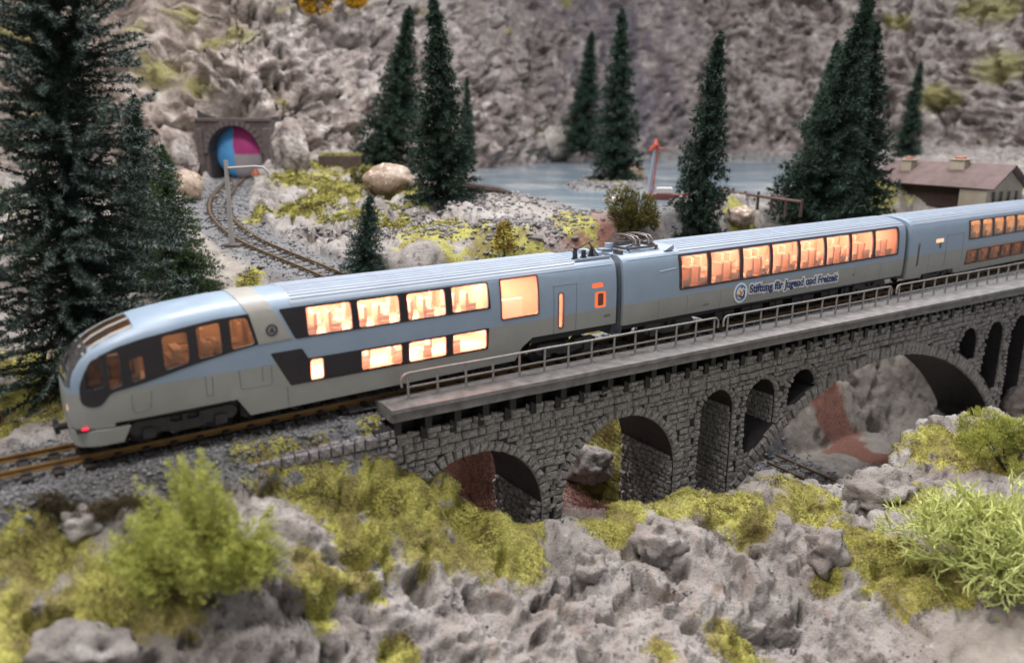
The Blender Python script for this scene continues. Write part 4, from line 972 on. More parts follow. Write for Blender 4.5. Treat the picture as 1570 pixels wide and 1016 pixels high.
V, F = patch(ST3, 36.8, 37.0, 2.08, 2.36, -.006, 2, 2); MB().add(V, F).build('green_mark', M['inkgreen'], c3, False, False)
inside(c3, 39.3, 54.6, 2.05, 3.66, M['interior2']); inside(c3, 39.3, 54.6, .86, 1.92, M['interior2']); lamp_strip(c3, 39.5, 54.4, 3.65, M['amberlamp3'], .2, .22); lamp_strip(c3, 39.5, 54.4, 1.91, M['amberlamp3'], .2, .22)
lamp_strip(c3, 34.5, 35.2, 3.3, M['amberlamp3'], -.6)
seats(c3, 40.2, 54.2, .68, 2.08, sc=.95); seats(c3, 40.2, 54.2, .68, .9, SEATB, .8)
seam(c3, [(37.55, 1.2), (37.55, 2.72), (39.3, 2.72), (39.35, 1.2)], ST3, 'door_outline', .014)
for s in (35.9, 37.5, 41, 44.5, 48): seam(c3, [(s, .85), (s, 1.80)], ST3, w=.008)
roof_skin(c3, ST3, 34.3, 54.7); roof_ribs(c3, ST3, 34.3, 54.7); seam(c3, [(34.2, 3.47), (54.7, 3.47)], ST3, 'roof_gutter', .022, M['body'])
bogie(c3, 37.0); bogie(c3, 52.0)
m = MB(); m.box(34.2, 54.7, -1.0, 1.0, .60, .84); m.build('underframe', M['black'], c3)
# ================================================================== TRACK ON THE MAIN LINE
def track(name, label, path, gauge=1.0, pitch=.72, sl=1.9, rh=.17, start_clear=None, join=False, zs=None, rm='railbrown'):
    base = path[0]; t = thing(name, label, 'railway track', base)
    P = [Vector(p) - base for p in path]
    # resample
    d = [0]
    for a, b in zip(P, P[1:]): d.append(d[-1] + (b - a).length)
    def at(u):
        u = max(0, min(u, d[-1] - 1e-6))
        for i in range(len(P) - 1):
            if d[i] <= u <= d[i + 1]:
                k = (u - d[i]) / (d[i + 1] - d[i]); return P[i].lerp(P[i + 1], k), (P[i + 1] - P[i]).normalized()
        return P[-1], (P[-1] - P[-2]).normalized()
    def frame(u):
        p, t0 = at(u); _, ta = at(u - .6); _, tb = at(u + .6); tt = (ta + tb).normalized(); return p, tt, Vector((-tt.y, tt.x, 0)).normalized()
    prof = [(-.075, 0), (-.075, .03), (-.022, .05), (-.022, rh - .055), (-.045, rh - .04), (-.045, rh), (.045, rh), (.045, rh - .04), (.022, rh - .055), (.022, .05), (.075, .03), (.075, 0)]
    N = max(2, int(d[-1] / (.8 if len(path) > 2 else 6)))
    for sgn in (-1, 1):
        V = []; F = []; n = len(prof)
        for i in range(N + 1):
            p, tt, sd = frame(d[-1] * i / N)
            for a, z in prof: V.append(p + sd * (sgn * (gauge / 2 + .045) + a) + Vector((0, 0, z - rh)))
        for i in range(N):
            for j in range(n): a = i * n + j; b = i * n + (j + 1) % n; F.append((a, b, b + n, a + n))
        F.append(tuple(range(n))); F.append(tuple(range(N * n, N * n + n)[::-1]))
        MB().add(V, F).build('rail', M[rm], t)
    u = pitch / 2; sm = None; allm = MB()
    while u < d[-1]:
        p, tt, sd = frame(u); m = MB(); m.box(-.13, .13, -sl / 2, sl / 2, -.14, 0, .02)
        for sg in (-1, 1): m.box(-.09, .09, sg * (gauge / 2 + .045) - .19, sg * (gauge / 2 + .045) + .19, -.02, .075, .015)
        ang = math.atan2(tt.y, tt.x); Rm = Matrix.Rotation(ang, 4, 'Z')
        if join:
            allm.add([Rm @ Vector(v) + p - Vector((0, 0, rh)) for v in m.v], m.f)
        else:
            if sm is None: o = m.build('sleeper', M['sleeper'], t); sm = o.data
            else: o = link('sleeper', sm, t)
            o.location = p - Vector((0, 0, rh)); o.rotation_euler = (0, 0, ang)
        u += pitch
    if join: stuff(allm.build('sleepers', M['sleeper'], t))
    return t
track('main_track', 'rusty gold railway track that carries the train onto the viaduct', [L(-14, 0), L(57, 0)])

# ================================================================== VIADUCT
br = thing('stone_viaduct', 'grey stone viaduct with one wide arch, narrow slots and dark corbels under its deck', 'bridge', BL(0, 0, 0), ROT_B)
DEP = 3.2; ZT = -1.12; ZB = -11.0; B0, B1 = -.75, 50.0
def archpoly(c, r, zc, zb, n=14):       # crown height zc, bottom zb
    out = [(c - r, zb)] + [(c - r * math.cos(PI * k / n), zc - r + r * math.sin(PI * k / n)) for k in range(n + 1)] + [(c + r, zb)]
    return out
GC, GR, GZ = 25.95, 14.3, -2.66
def grand(bb, extra=0.0):
    R = GR + extra; q = R * R - (bb - GC) ** 2
    return (GZ - GR) + math.sqrt(q) if q > 0 else -99
SLOTS = [(14.0, 1.0), (16.72, .96), (19.45, .94), (33.3, .94), (36.05, .98), (38.8, .98)]
ARCH = [(2.35, 2.82, -2.25), (8.9, 2.82, -2.30), (44.6, 2.82, -2.30)]
wall = MB(); wall.box(B0, B1, 0, DEP, ZB, ZT)
holes = MB(); POLY = []
for c, r, zc in ARCH: p = archpoly(c, r, zc, ZB - 1, 24); POLY.append(p); holes.prism(p, -1, DEP + 1)
big_a = [(GC + GR * math.sin(t), GZ - GR + GR * math.cos(t)) for t in [math.radians(-52 + 104 * k / 60) for k in range(61)]]
big_p = [(big_a[0][0], ZB - 1)] + big_a + [(big_a[-1][0], ZB - 1)]
big_p = [(x, max(z, ZB - 1)) for x, z in big_p]; POLY.append(big_p); holes.prism(big_p, -1, DEP + 1)
for c, r in SLOTS:
    out = []; n = 12
    lo_l, lo_r = grand(c - r, .78), grand(c + r, .78)
    if c < 15 or c > 38.5: lo_l = lo_r = ZB - 1
    bot = [(c + r, lo_r)] + ([(c + r - 2 * r * k / 4, grand(c + r - 2 * r * k / 4, .78)) for k in (1, 2, 3)] if lo_r > ZB else []) + [(c - r, lo_l)]
    top = [(c - r * math.cos(PI * k / n), -2.16 - r + r * math.sin(PI * k / n)) for k in range(n + 1)]
    tz = lambda x: -2.16 - r + math.sqrt(max(0, r * r - (x - c) ** 2))
    bot = [(x, min(z, tz(x) - .03)) for x, z in bot]
    p = top + bot; POLY.append(p); holes.prism(p, -1, DEP + 1)
wm = bpy.data.meshes.new('w'); wm.from_pydata(wall.v, [], wall.f); wm.update()
bm = bmesh.new(); bm.from_mesh(wm); bmesh.ops.recalc_face_normals(bm, faces=bm.faces); bm.to_mesh(wm); bm.free()
for p in POLY:
    h = MB(); h.prism(p, -1, DEP + 1); wm = boolean(wm, h)
core = link('wall_core', finish(wm, M['mortar'], 30), br)
def inpoly(x, z, P):
    c = False; n = len(P)
    for i in range(n):
        x0, z0 = P[i]; x1, z1 = P[i - 1]
        if (z0 > z) != (z1 > z) and x < (x1 - x0) * (z - z0) / (z1 - z0) + x0: c = not c
    return c
# stones: each a jittered, chamfered block  (12 to 28 triangles)
STONES = []
def block(corners, depth, jit=.03, inset=.04):
    """corners: 4 points (u,v) ccw on a face; returns verts/faces in (u, out, v)"""
    c = [Vector((a, b)) for a, b in corners]; mid = sum(c, Vector((0, 0))) / 4
    base = [p + (mid - p) * .02 for p in c]
    rim = [p + Vector((random.uniform(-jit, jit), random.uniform(-jit, jit))) * .5 + (mid - p).normalized() * .012 for p in c]
    topc = [p + (mid - p).normalized() * inset * random.uniform(.9, 1.6) for p in rim]; dd = depth * random.uniform(.6, 1.35)
    V = [(p.x, 0, p.y) for p in base] + [(p.x, dd * .6, p.y) for p in rim] + [(p.x, dd * random.uniform(.8, 1.15), p.y) for p in topc]
    V.append((mid.x + random.uniform(-.02, .02), dd * random.uniform(1.0, 1.3), mid.y))
    F = []
    for k in range(2):
        for j in range(4): a = 4 * k + j; b = 4 * k + (j + 1) % 4; F.append((a, b, b + 4, a + 4))
    for j in range(4): F.append((8 + j, 8 + (j + 1) % 4, 12))
    return V, F
def tri(v): return v
def add_stone(V, F, xf, w):   # xf maps (u,out,v) -> local bridge coords ; w importance
    STONES.append((w, [xf(*v) for v in V], F))
front = lambda u, o, v: (u, -o, v)
# voussoirs round every opening
def ring_stones(pts, th, xf=front, wt=1.0, step=.30, outw=True):
    # walk pts (open polyline along the intrados), stones reach outward by th
    d = [0]; P = [Vector(p) for p in pts]
    for a, b in zip(P, P[1:]): d.append(d[-1] + (b - a).length)
    n = max(1, int(d[-1] / step)); 
    def at(u):
        for i in range(len(P) - 1):
            if u <= d[i + 1] + 1e-9:
                k = (u - d[i]) / max(1e-9, d[i + 1] - d[i]); return P[i].lerp(P[i + 1], k)
        return P[-1]
    tn = lambda u: (at(min(d[-1], u + .15)) - at(max(0, u - .15))).normalized()
    for i in range(n):
        u0, u1 = d[-1] * i / n + .015, d[-1] * (i + 1) / n - .015
        a, b = at(u0), at(u1); ta, tb = tn(u0), tn(u1); na, nb = Vector((-ta.y, ta.x)), Vector((-tb.y, tb.x)); h = th * random.uniform(.85, 1.15)
        V, F = block([a + na * .0, b + nb * .0, b + nb * h, a + na * h], .14, .05, .04); add_stone(V, F, xf, wt * (45 - a.x))
for c, r, zc in ARCH: ring_stones([(c - r, zc - r - 4.2)] + archpoly(c, r, zc, zc - r, 24)[1:-1] + [(c + r, zc - r - 4.2)], .38)
ring_stones(big_a, .62, step=.36)
for (c, r), p in zip(SLOTS, POLY[4:]):
    zl = max(ZB, (grand(c - r, .78) if 15 < c < 38.5 else -9)); zr = max(ZB, (grand(c + r, .78) if 15 < c < 38.5 else -9))
    ring_stones([(c - r, zl)] + [(c - r * math.cos(PI * k / 12), -2.16 - r + r * math.sin(PI * k / 12)) for k in range(13)] + [(c + r, zr)], .25, step=.24)
def near_opening(u, v):
    for c, r, zc in ARCH:
        if abs(u - c) < r + .36:
            if v < zc - r: return True
            if math.hypot(u - c, v - (zc - r)) < r + .36: return True
    for c, r in SLOTS:
        zb_ = grand(c, .5)
        if abs(u - c) < r + .24 and (v > zb_ or not 15 < c < 38.5):
            if v < -2.16 - r or math.hypot(u - c, v - (-2.16 - r)) < r + .24: return True
    dd = math.hypot(u - GC, v - (GZ - GR))
    if dd < GR + .60 and v > GZ - GR and abs(u - GC) < GR * .79 + .3: return True
    return False
def courses(u0, u1, z0, z1, xf, keep=lambda u, v: True, h=(.19, .33), l=(.22, .62), wf=lambda u, v: 1, depth=.09):
    z = z1
    while z > z0:
        hh = random.uniform(*h); u = u0 - random.uniform(0, .3)
        while u < u1:
            ll = random.uniform(*l); a, b = max(u, u0) + .014, min(u + ll, u1) - .014
            zz = z - hh
            if b - a > .08 and keep((a + b) / 2, z - hh / 2):
                s = math.sin(u * .9 + z) * .02
                V, F = block([(a, zz + .014 + s), (b, zz + .014 + s), (b, z - .014 + s), (a, z - .014 + s)], depth * random.uniform(.7, 1.5), .065); add_stone(V, F, xf, wf((a + b) / 2, z))
            u += ll
        z -= hh
courses(B0, 45, -7.6, ZT - .02, front, lambda u, v: not near_opening(u, v) and not (u > 30 and v < -7), wf=lambda u, v: 45 - u)
# inner faces that look toward the viewer (right-hand reveals), rough below the springing
for xr, zs in ((ARCH[0][0] + ARCH[0][1], -4.9), (ARCH[1][0] + ARCH[1][1], -4.6)):
    courses(.03, DEP - .05, -8.2, zs, lambda u, o, v, xr=xr: (xr - o, u, v), wf=lambda u, v, xr=xr: 30 - xr, l=(.2, .42), h=(.17, .26), depth=.12)
for c, r in SLOTS[:3]:
    xr = c + r; zb_ = -8.4 if c < 15 else grand(xr, .8)
    courses(.04, DEP - .1, zb_, -3.1, lambda u, o, v, xr=xr: (xr - o, u, v), wf=lambda u, v: 5, l=(.2, .42), h=(.2, .3), depth=.06)
# lumpy top course between the corbels
u = B0 + .1
while u < 49:
    ll = random.uniform(.4, .75); V, F = block([(u, ZT - .02), (u + ll, ZT - .02), (u + ll, ZT + random.uniform(.08, .2)), (u, ZT + random.uniform(.08, .2))], .12, .05); add_stone(V, F, front, 46 - u); u += ll + .03
STONES.sort(key=lambda t: -t[0])
def emit_stones(parent, stones, mat, n_single, name='stone'):
    def arrs(V, F):
        return V, [f for f in F]
    for w, V, F in stones[:n_single]:
        c = Vector([sum(v[k] for v in V) / len(V) for k in range(3)])
        me = bpy.data.meshes.new('stone'); me.from_pydata([tuple(Vector(v) - c) for v in V], [], F); me.materials.append(mat); link(name, me, parent, c)
    if len(stones) > n_single:
        m = MB()
        for w, V, F in stones[n_single:]: m.add(V, F)
        stuff(m.build('far_stones', mat, parent, fixn=False))
emit_stones(br, STONES, M['stone'], 296)
# deck slab, corbels
def mo(b): return .62 + .019 * b      # outer edge of the deck
m = MB(); V = []; F = []
cs = [(B0 - .05, 0), (49, 0)]
N = 40
for i in range(N + 1):
    b = B0 - .1 + (49.6) * i / N; e = mo(b); w = .012 * math.sin(i * 2.1)
    V += [(b, -e + w, .06), (b, -e - .015 + w, -.06), (b, -e + .05 + w, -.10), (b, -e + .03 + w, -.36), (b, .1, -.36), (b, .75, -.36), (b, .75, .02), (b, .1, .09)]
for i in range(N):
    for j in range(8): a = i * 8 + j; c = i * 8 + (j + 1) % 8; F.append((a, c, c + 8, a + 8))
F.append(tuple(range(8))); F.append(tuple(range(N * 8, N * 8 + 8)))
m.add(V, F).build('deck_slab', M['slab'], br, True)
m = MB(); m.box(B0, B1, .35, DEP - .2, ZT - .3, -.34); m.box(B0, B1, .3, DEP + .3, -.34, -.26); m.build('deck_core', M['corbel'], br)  # recess behind the corbels coloured black for the shade under the slab
m = MB(); m.box(B0, B1, DEP - .1, DEP + .9, -.3, -.19, .02); m.build('deck_slab_far_side', M['slab'], br)
V = []; F = []
stuff_b = MB(); k = 0; b = B0 + .12; cm = None
while b < 49.5:
    m = MB(); e = mo(0) - .12
    m.prism([(-.12, -1.28), (.12, -1.28), (.12, -.36), (-.12, -.36)], -e * .35, .36); m.prism([(-.12, -.8), (.12, -.8), (.12, -.36), (-.12, -.36)], -e, -e * .35)
    if cm is None: o = m.build('corbel', M['corbel'], br); cm = o.data
    else: o = link('corbel', cm, br)
    o.location = (b, 0, 0); b += 1.06
# ballast bed between slabs
m = MB(); 
o = link('ballast_bed', mesh_np('ballast_bed', [(B0 - 1, .55, -.18), (49.5, .55, -.18), (49.5, DEP - .1, -.18), (B0 - 1, DEP - .1, -.18)], [(0, 1, 2, 3)], M['ballast']), br)
# railings, three lengths
def railing(b0, b1, label):
    t = thing('deck_railing', label, 'railing', BL(b0, 0, .08), ROT_B, 'pale tube railings along the deck')
    Ln = b1 - b0
    m = MB(); m.tube([(-.22, 0, .45), (-.24, 0, .62), (-.2, 0, .78), (-.1, 0, .86), (.05, 0, .88)] + [(Ln * k / 10, 0, .88 + .008 * math.sin(k * 2 + b0)) for k in range(1, 10)] + [(Ln - .05, 0, .88), (Ln + .1, 0, .86), (Ln + .2, 0, .76), (Ln + .22, 0, .6), (Ln + .21, 0, .45)], .042, 7)
    m.build('top_rail', M['metal'], t, True)
    m = MB(); m.tube([(0, 0, .42), (Ln, 0, .42)], .034, 6); m.build('middle_rail', M['metal'], t, True)
    n = round(Ln / 1.055); pm = None
    for k in range(n + 1):
        m = MB(); m.tube([(0, 0, -.06), (0, 0, .02), (0, 0, .03), (0, 0, .87)], [.075, .07, .045, .042], 7)
        if pm is None: o = m.build('post', M['metal'], t, True); pm = o.data
        else: o = link('post', pm, t)
        o.location = (Ln * k / n, 0, 0); o.rotation_euler = (random.uniform(-.03, .03), random.uniform(-.025, .025), 0)
railing(0, 13.6, 'nearest length of pale tube railing, beside the lower lit windows of the leading car')
railing(14.35, 25.45, 'middle length of pale tube railing, below the blue lettering of the panorama car')
railing(26.3, 38.6, 'far length of pale tube railing, running out of the picture at the right')
# masonry abutment wall left of the viaduct
ab = thing('abutment_wall', 'low pale stone retaining wall beside the track, left of the viaduct', 'wall', BL(-.8, .35, 0), ROT_B)
m = MB(); m.box(-7.2, 0, 0, 1.2, -3.2, -.78); m.box(-.55, .12, -.06, 1.3, -4, -.62); m.build('wall_core', M['mortar'], ab)
STN = STONES; STONES = []
courses(-7.2, -.55, -2.6, -1.12, front, l=(.3, .55), wf=lambda u, v: u)
courses(-.55, .12, -3.0, -.62, lambda u, o, v: (u, -.06 - o, v), l=(.25, .4), wf=lambda u, v: u)
u = -7.2
while u < -.6:
    ll = random.uniform(.26, .42); V, F = block([(u, -1.10), (u + ll, -1.10), (u + ll, -.74), (u, -.74)], .13, .03); add_stone(V, F, front, u)
    V, F = block([(u, .02), (u + ll, .02), (u + ll, .42), (u, .42)], .07, .03); add_stone(V, F, lambda u_, o, v: (u_, v, -.78 + o), u); u += ll + .02
emit_stones(ab, STONES, M['stonelt'], 290); STONES = STN
# ================================================================== VEGETATION
def needles(pts, dirs, n_per, ln, wd, spread=.8, rng=RNG):
    """cloud of thin triangles: pts (k,3) origins, dirs (k,3) axis of each; returns V,F,T"""
    k = len(pts); N = k * n_per; P = np.repeat(pts, n_per, 0); Dd = np.repeat(dirs, n_per, 0)
    r = rng.normal(size=(N, 3)); r /= np.linalg.norm(r, axis=1, keepdims=True)
    d = Dd + r * spread; d /= np.linalg.norm(d, axis=1, keepdims=True)
    L_ = ln * rng.uniform(.6, 1.25, (N, 1)); s = np.cross(d, rng.normal(size=(N, 3))); s /= np.linalg.norm(s, axis=1, keepdims=True) + 1e-9
    a = P - s * wd * .5; b = P + s * wd * .5; c = P + d * L_
    V = np.stack([a, b, c], 1).reshape(-1, 3); F = np.arange(N * 3).reshape(-1, 3); return V, F, N
def spruce_meshes(h, r, arms, seed, ndl=16, nl=.09, nw=.018, droop=.15, skirt=.02, shape=1.0, gap=.0, colw=.16, armw=1.0, upl=.1):
    """crown of bottle-brush arms round a stem; returns crown (V,F,tint), trunk MB"""
    rng = np.random.default_rng(seed); O_ = []; Dn = []; Tn = []
    for k in range(arms):
        t = (k + rng.uniform(0, 1)) / arms; z = h * (skirt + (1 - skirt) * t * .985)
        R = r * ((1 - t) ** shape) * rng.uniform(.72, 1.12) + .05 * r
        a = rng.uniform(0, 2 * PI); slope = -droop + upl * t + rng.normal() * .12
        n = max(3, int(R / (nl * .42))); u = np.linspace(.02, 1, n)[:, None]
        bend = rng.normal() * .12
        x = np.cos(a + bend * u) * R * u; y = np.sin(a + bend * u) * R * u; zz = z + R * (slope * u + .16 * u * u)
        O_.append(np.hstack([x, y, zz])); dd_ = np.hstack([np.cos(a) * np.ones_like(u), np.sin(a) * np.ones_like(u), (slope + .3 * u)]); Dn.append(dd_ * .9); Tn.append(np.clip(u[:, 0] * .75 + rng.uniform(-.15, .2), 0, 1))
    # foliage along the stem itself
    n = int(h / (nl * .10)); t = rng.uniform(.0, 1, n)[:, None]; rr = colw * r * (1 - t) ** .8 + .02; a = rng.uniform(0, 2 * PI, (n, 1)); q = rng.uniform(.3, 1, (n, 1))
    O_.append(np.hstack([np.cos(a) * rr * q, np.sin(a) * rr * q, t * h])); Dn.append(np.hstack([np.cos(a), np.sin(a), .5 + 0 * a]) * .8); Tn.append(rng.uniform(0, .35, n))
    P = np.vstack(O_); Dd = np.vstack(Dn); T = np.concatenate(Tn); P = P + rng.normal(size=P.shape) * nl * .22 * armw
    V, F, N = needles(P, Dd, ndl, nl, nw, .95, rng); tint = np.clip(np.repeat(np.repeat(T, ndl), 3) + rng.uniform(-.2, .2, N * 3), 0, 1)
    tr = MB(); tr.tube([(0, 0, -.4), (0, 0, h * .3), (0, 0, h * .7), (0, 0, h * .97)], [r * .06 + .04, r * .05 + .03, r * .03 + .02, .01], 7)
    return V, F, tint, tr
def plant_tree(name, label, cat, base, topv, meshes, mat, group=None, azim=0.0, h0=None):
    t = thing(name, label, cat, base, 0, group); d = (topv - base); hh = d.length; q = Vector((0, 0, 1)).rotation_difference(d.normalized())
    t.rotation_mode = 'QUATERNION'; t.rotation_quaternion = q @ Matrix.Rotation(azim, 4, 'Z').to_quaternion(); k = hh / h0; t.scale = (k, k, k)
    link('crown', meshes[0], t); link('trunk', meshes[1], t); return t
def mk(h, r, arms, seed, mat, **kw):
    V, F, T, tr = spruce_meshes(h, r, arms, seed, **kw); me = mesh_np('crown', V, F, mat, False, {'tint': T}); t = tr.build('trunk_tmp', M['bark'], None, True); tm = t.data; bpy.data.objects.remove(t); return (me, tm)
G_SP = 'dark spruces standing behind the train'
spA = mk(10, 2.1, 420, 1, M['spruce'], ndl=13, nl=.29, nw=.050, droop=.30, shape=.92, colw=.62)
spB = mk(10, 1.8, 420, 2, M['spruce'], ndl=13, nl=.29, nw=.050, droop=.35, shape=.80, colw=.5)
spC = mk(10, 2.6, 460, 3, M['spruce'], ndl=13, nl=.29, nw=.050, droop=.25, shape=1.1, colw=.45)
BG = [ # base px, top px, z, kind, label
 ((594, 262), (628, 12), 5.4, spC, 'dark spruce left of the pair behind the leading car, above the tan boulder'),
 ((682, 310), (665, -2), 4.35, spA, 'right spruce of the pair behind the leading car, by the pond'),
 ((716, 250), (716, 120), 5.6, spB, 'short thin spruce peeping out behind the right tree of the pair'),
 ((893, 214), (907, 50), 5.2, spC, 'dark spruce on the far pond shore beside the pale boulder'),
 ((945, 276), (953, 18), 4.5, spB, 'dark spruce standing on the small gravel island in the pond'),
 ((1064, 366), (1104, 52), 3.3, spB, 'leaning dark spruce just behind the start of the panorama windows'),
 ((1240, 350), (1334, -6), 2.7, spC, 'tallest dark spruce of the right-hand clump, leaning right'),
 ((1312, 345), (1340, 32), 2.6, spA, 'dark spruce in front of the clump, next to the brown roofed house'),
 ((1388, 240), (1412, 96), 5.2, spB, 'small dark spruce behind the house roof at the right of the clump'),
 ((1242, 275), (1285, 62), 4.8, spA, 'thin dark spruce mostly hidden behind the left of the right-hand clump')]
for k, (bp, tp, z, ms, lb) in enumerate(BG):
    b = Py(893, 232, 102) if bp[0] == 893 else Py(716, 250, 70) if bp[0] == 716 else hit(bp[0], bp[1], 46 if bp[0] > 1200 else 36) - Vector((0, 0, .12)); t = Py(tp[0], tp[1], b.y); w = {3: .9}.get(k, 1)
    o = plant_tree('spruce_tree', lb, 'tree', b, t, ms, None, G_SP, k * 1.3, 10)
    wide = [.95, .95, .7, .85, .9, .85, .9, 1.0, .85, .75][k]; s = o.scale[0]; o.scale = (s * wide, s * wide, s)
# green model spruces, nearer
gA = mk(6, 1.9, 480, 5, M['sprucegreen'], ndl=12, nl=.16, nw=.022, droop=.5, shape=.95, colw=.3)
b = Pz(282, 470, .5); t = Py(246, 222, b.y); o = plant_tree('spruce_tree', 'mid green spruce with drooping tips, between giant spruce and lamp mast', 'tree', Vector((b.x, b.y, ground_near(b.x, b.y) - .1)), t, gA, None, None, 0, 6)
b = Pz(215, 450, .8); t = Py(205, 150, b.y); plant_tree('spruce_tree', 'narrow dark spruce half hidden directly behind the giant spruce', 'tree', Vector((b.x, b.y, ground_near(b.x, b.y) - .1)), t, spB, None, G_SP, 2, 10)
gB = mk(4, 1.25, 380, 6, M['spruceblue'], ndl=12, nl=.15, nw=.018, droop=.35, shape=.8, colw=.25)
b = hit(557, 425, 31); t = Py(568, 300, b.y); plant_tree('spruce_tree', 'small blue-green spruce just above the roof of the leading car', 'tree', Vector((b.x, b.y, ground_near(b.x, b.y) - .1)), t, gB, None, None, 0, 4)
# the giant at the left
gt = thing('giant_spruce', 'huge dark shaggy spruce with bottle-brush arms filling the left edge beside the train nose', 'tree', Vector((0, 0, 0)))
b = Pz(110, 600, -.1); b = Vector((b.x - .3, b.y + 1.2, -.35)); tp = Py(70, -230, b.y); gt.location = b; Hh = tp.z - b.z
rng = np.random.default_rng(21); PP = []; DD = []; TT = []; TP_ = []; TD_ = []; lean_ = (tp.x - b.x) / Hh
arm_mb = MB()
for k in range(500):
    t = (k + rng.uniform()) / 500; z = Hh * (.01 + .97 * t); R = (4.2 * (1 - t) ** .55 + .3) * rng.uniform(.62, 1.12); a = rng.uniform(0, 2 * PI)
    sl = rng.normal() * .22 - .05 + (.25 if t > .6 else 0); n = int(R / .045); u = np.linspace(.0, 1, n)[:, None]; bd = rng.normal() * .35
    x = np.cos(a + bd * u) * R * u + lean_ * z; y = np.sin(a + bd * u) * R * u; zz = z + R * (sl * u + rng.normal() * .12 * u * u)
    Q_ = np.hstack([x, y, zz]); dv = np.gradient(Q_, axis=0); dv /= np.linalg.norm(dv, axis=1, keepdims=True)
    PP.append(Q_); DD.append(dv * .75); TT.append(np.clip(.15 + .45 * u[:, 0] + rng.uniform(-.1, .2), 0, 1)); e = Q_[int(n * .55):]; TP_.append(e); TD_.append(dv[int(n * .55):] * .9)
    arm_mb.tube([tuple(Q_[0]), tuple(Q_[n // 2]), tuple(Q_[-1])], [.035, .025, .01], 5)
P_ = np.vstack(PP); D_ = np.vstack(DD); T_ = np.concatenate(TT); P_ = P_ + rng.normal(size=P_.shape) * .035
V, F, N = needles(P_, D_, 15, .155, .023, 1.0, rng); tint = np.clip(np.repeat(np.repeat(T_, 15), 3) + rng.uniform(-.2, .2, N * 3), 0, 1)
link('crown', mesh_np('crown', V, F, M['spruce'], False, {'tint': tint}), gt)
n = 9000; t = rng.uniform(0, 1, (n, 1)); a = rng.uniform(0, 2 * PI, (n, 1)); rr = (1.35 * (1 - t) ** .6 + .3) * (1 + .35 * np.sin(a * 3 + t * 30)) * rng.uniform(.5, 1, (n, 1)); z = t * Hh
V, F, N = needles(np.hstack([np.cos(a) * rr + lean_ * z, np.sin(a) * rr, z]), np.hstack([np.cos(a), np.sin(a), .3 + 0 * a]), 14, .17, .022, 1.0, rng)
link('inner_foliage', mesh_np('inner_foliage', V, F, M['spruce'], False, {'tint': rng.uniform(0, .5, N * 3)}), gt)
E_ = np.vstack(TP_); V, F, N = needles(E_, np.vstack(TD_), 4, .19, .017, 1.0, rng)
link('frosted_tips', mesh_np('frosted_tips', V, F, M['spruce_tip'], False, {'tint': rng.uniform(0, .8, N * 3)}), gt)
arm_mb.build('boughs', M['bark'], gt); m = MB(); m.tube([(lean_ * z, 0, z) for z in (-.3, Hh * .3, Hh * .6, Hh * .98)], [.32, .24, .16, .03], 9); m.build('trunk', M['bark'], gt, True)
# tiny golden sapling by the roof line
sp_ = thing('golden_sapling', 'tiny golden-green leafy sapling just above the roof of the leading car', 'tree', Vector((0, 0, 0)))
b = hit(773, 398, 31); sp_.location = b; tp = Py(775, 340, b.y); hh = tp.z - b.z; n = 260; t = RNG.uniform(.15, 1, n); lv = np.zeros((n, 3)); rr = (.40 * (1 - t) ** .7 + .08) * hh * RNG.uniform(.3, 1, n); a = RNG.uniform(0, 6.28, n)
lv = np.stack([np.cos(a) * rr, np.sin(a) * rr, t * hh], 1); V, F, N = needles(lv, np.stack([np.cos(a), np.sin(a), .2 + 0 * a], 1), 4, .14, .10, .9)
link('leaves', mesh_np('leaves', V, F, M['gold'], False, {'tint': RNG.uniform(0, 1, N * 3)}), sp_); m = MB(); m.tube([(0, 0, -.3), (0, 0, hh * .9)], [.05, .015], 6); m.build('trunk', M['bark'], sp_)
def bush(name, label, cat, c, rx, ry, rz, mat, n=2500, per=7, ln=.16, wd=.03, seed=0, stems=8, group=None, up=.5, holes=.29, lumps=9):
    rng = np.random.default_rng(seed + 100); t = thing(name, label, cat, Vector(c), 0, group); out = []; dirs = []
    cs = [(0, 0, rz * .45, .62)] + [(math.cos(a) * rx * rng.uniform(.3, .62), math.sin(a) * ry * rng.uniform(.3, .62), rz * rng.uniform(.2, .85), rng.uniform(.25, .42)) for a in rng.uniform(0, 6.28, lumps)]
    for (x, y, z, s) in cs:
        k = int(n * s / sum(q[3] for q in cs)); d = rng.normal(size=(k, 3)); d /= np.linalg.norm(d, axis=1, keepdims=True); rr = rng.uniform(.55, 1.05, (k, 1)) ** .6
        p = np.array([x, y, z]) + d * rr * np.array([rx, ry, rz]) * s; out.append(p); dirs.append(d)
    P = np.vstack(out); Dd = np.vstack(dirs) + np.array([0, 0, up]); keep = (P[:, 2] > -.15) & (fbm(P * 2.2 / max(rx, .5) + seed, 2, seed) > -1 + holes * 3.2); P = P[keep]; Dd = Dd[keep]
    V, F, N = needles(P, Dd, per, ln, wd, .8, rng); tn = np.clip(np.repeat(.35 + .5 * fbm(P * 3, 2, 4) + .25 * P[:, 2] / rz * .6, per * 3) + rng.uniform(-.25, .25, N * 3), 0, 1)
    link('foliage', mesh_np('foliage', V, F, mat, False, {'tint': tn}), t); m = MB()
    for k in range(stems):
        a = rng.uniform(0, 6.28); m.tube([(0, 0, -.2), (math.cos(a) * rx * .25, math.sin(a) * ry * .25, rz * .35), (math.cos(a) * rx * .5, math.sin(a) * ry * .5, rz * rng.uniform(.6, .95))], [.05, .035, .01], 5)
    m.build('stems', M['bark'], t); return t
c = Pz(325, 870, -1.9)
fb = bush('green_bush', 'large bright yellow-green bush in the left foreground, in front of the track', 'bush', (c.x, c.y, -2.2), 1.9, 1.3, 1.15, M['bush'], 6000, 9, .17, .014, 1, 14, lumps=16, holes=.30)
rng = np.random.default_rng(5); P = []; DP = []
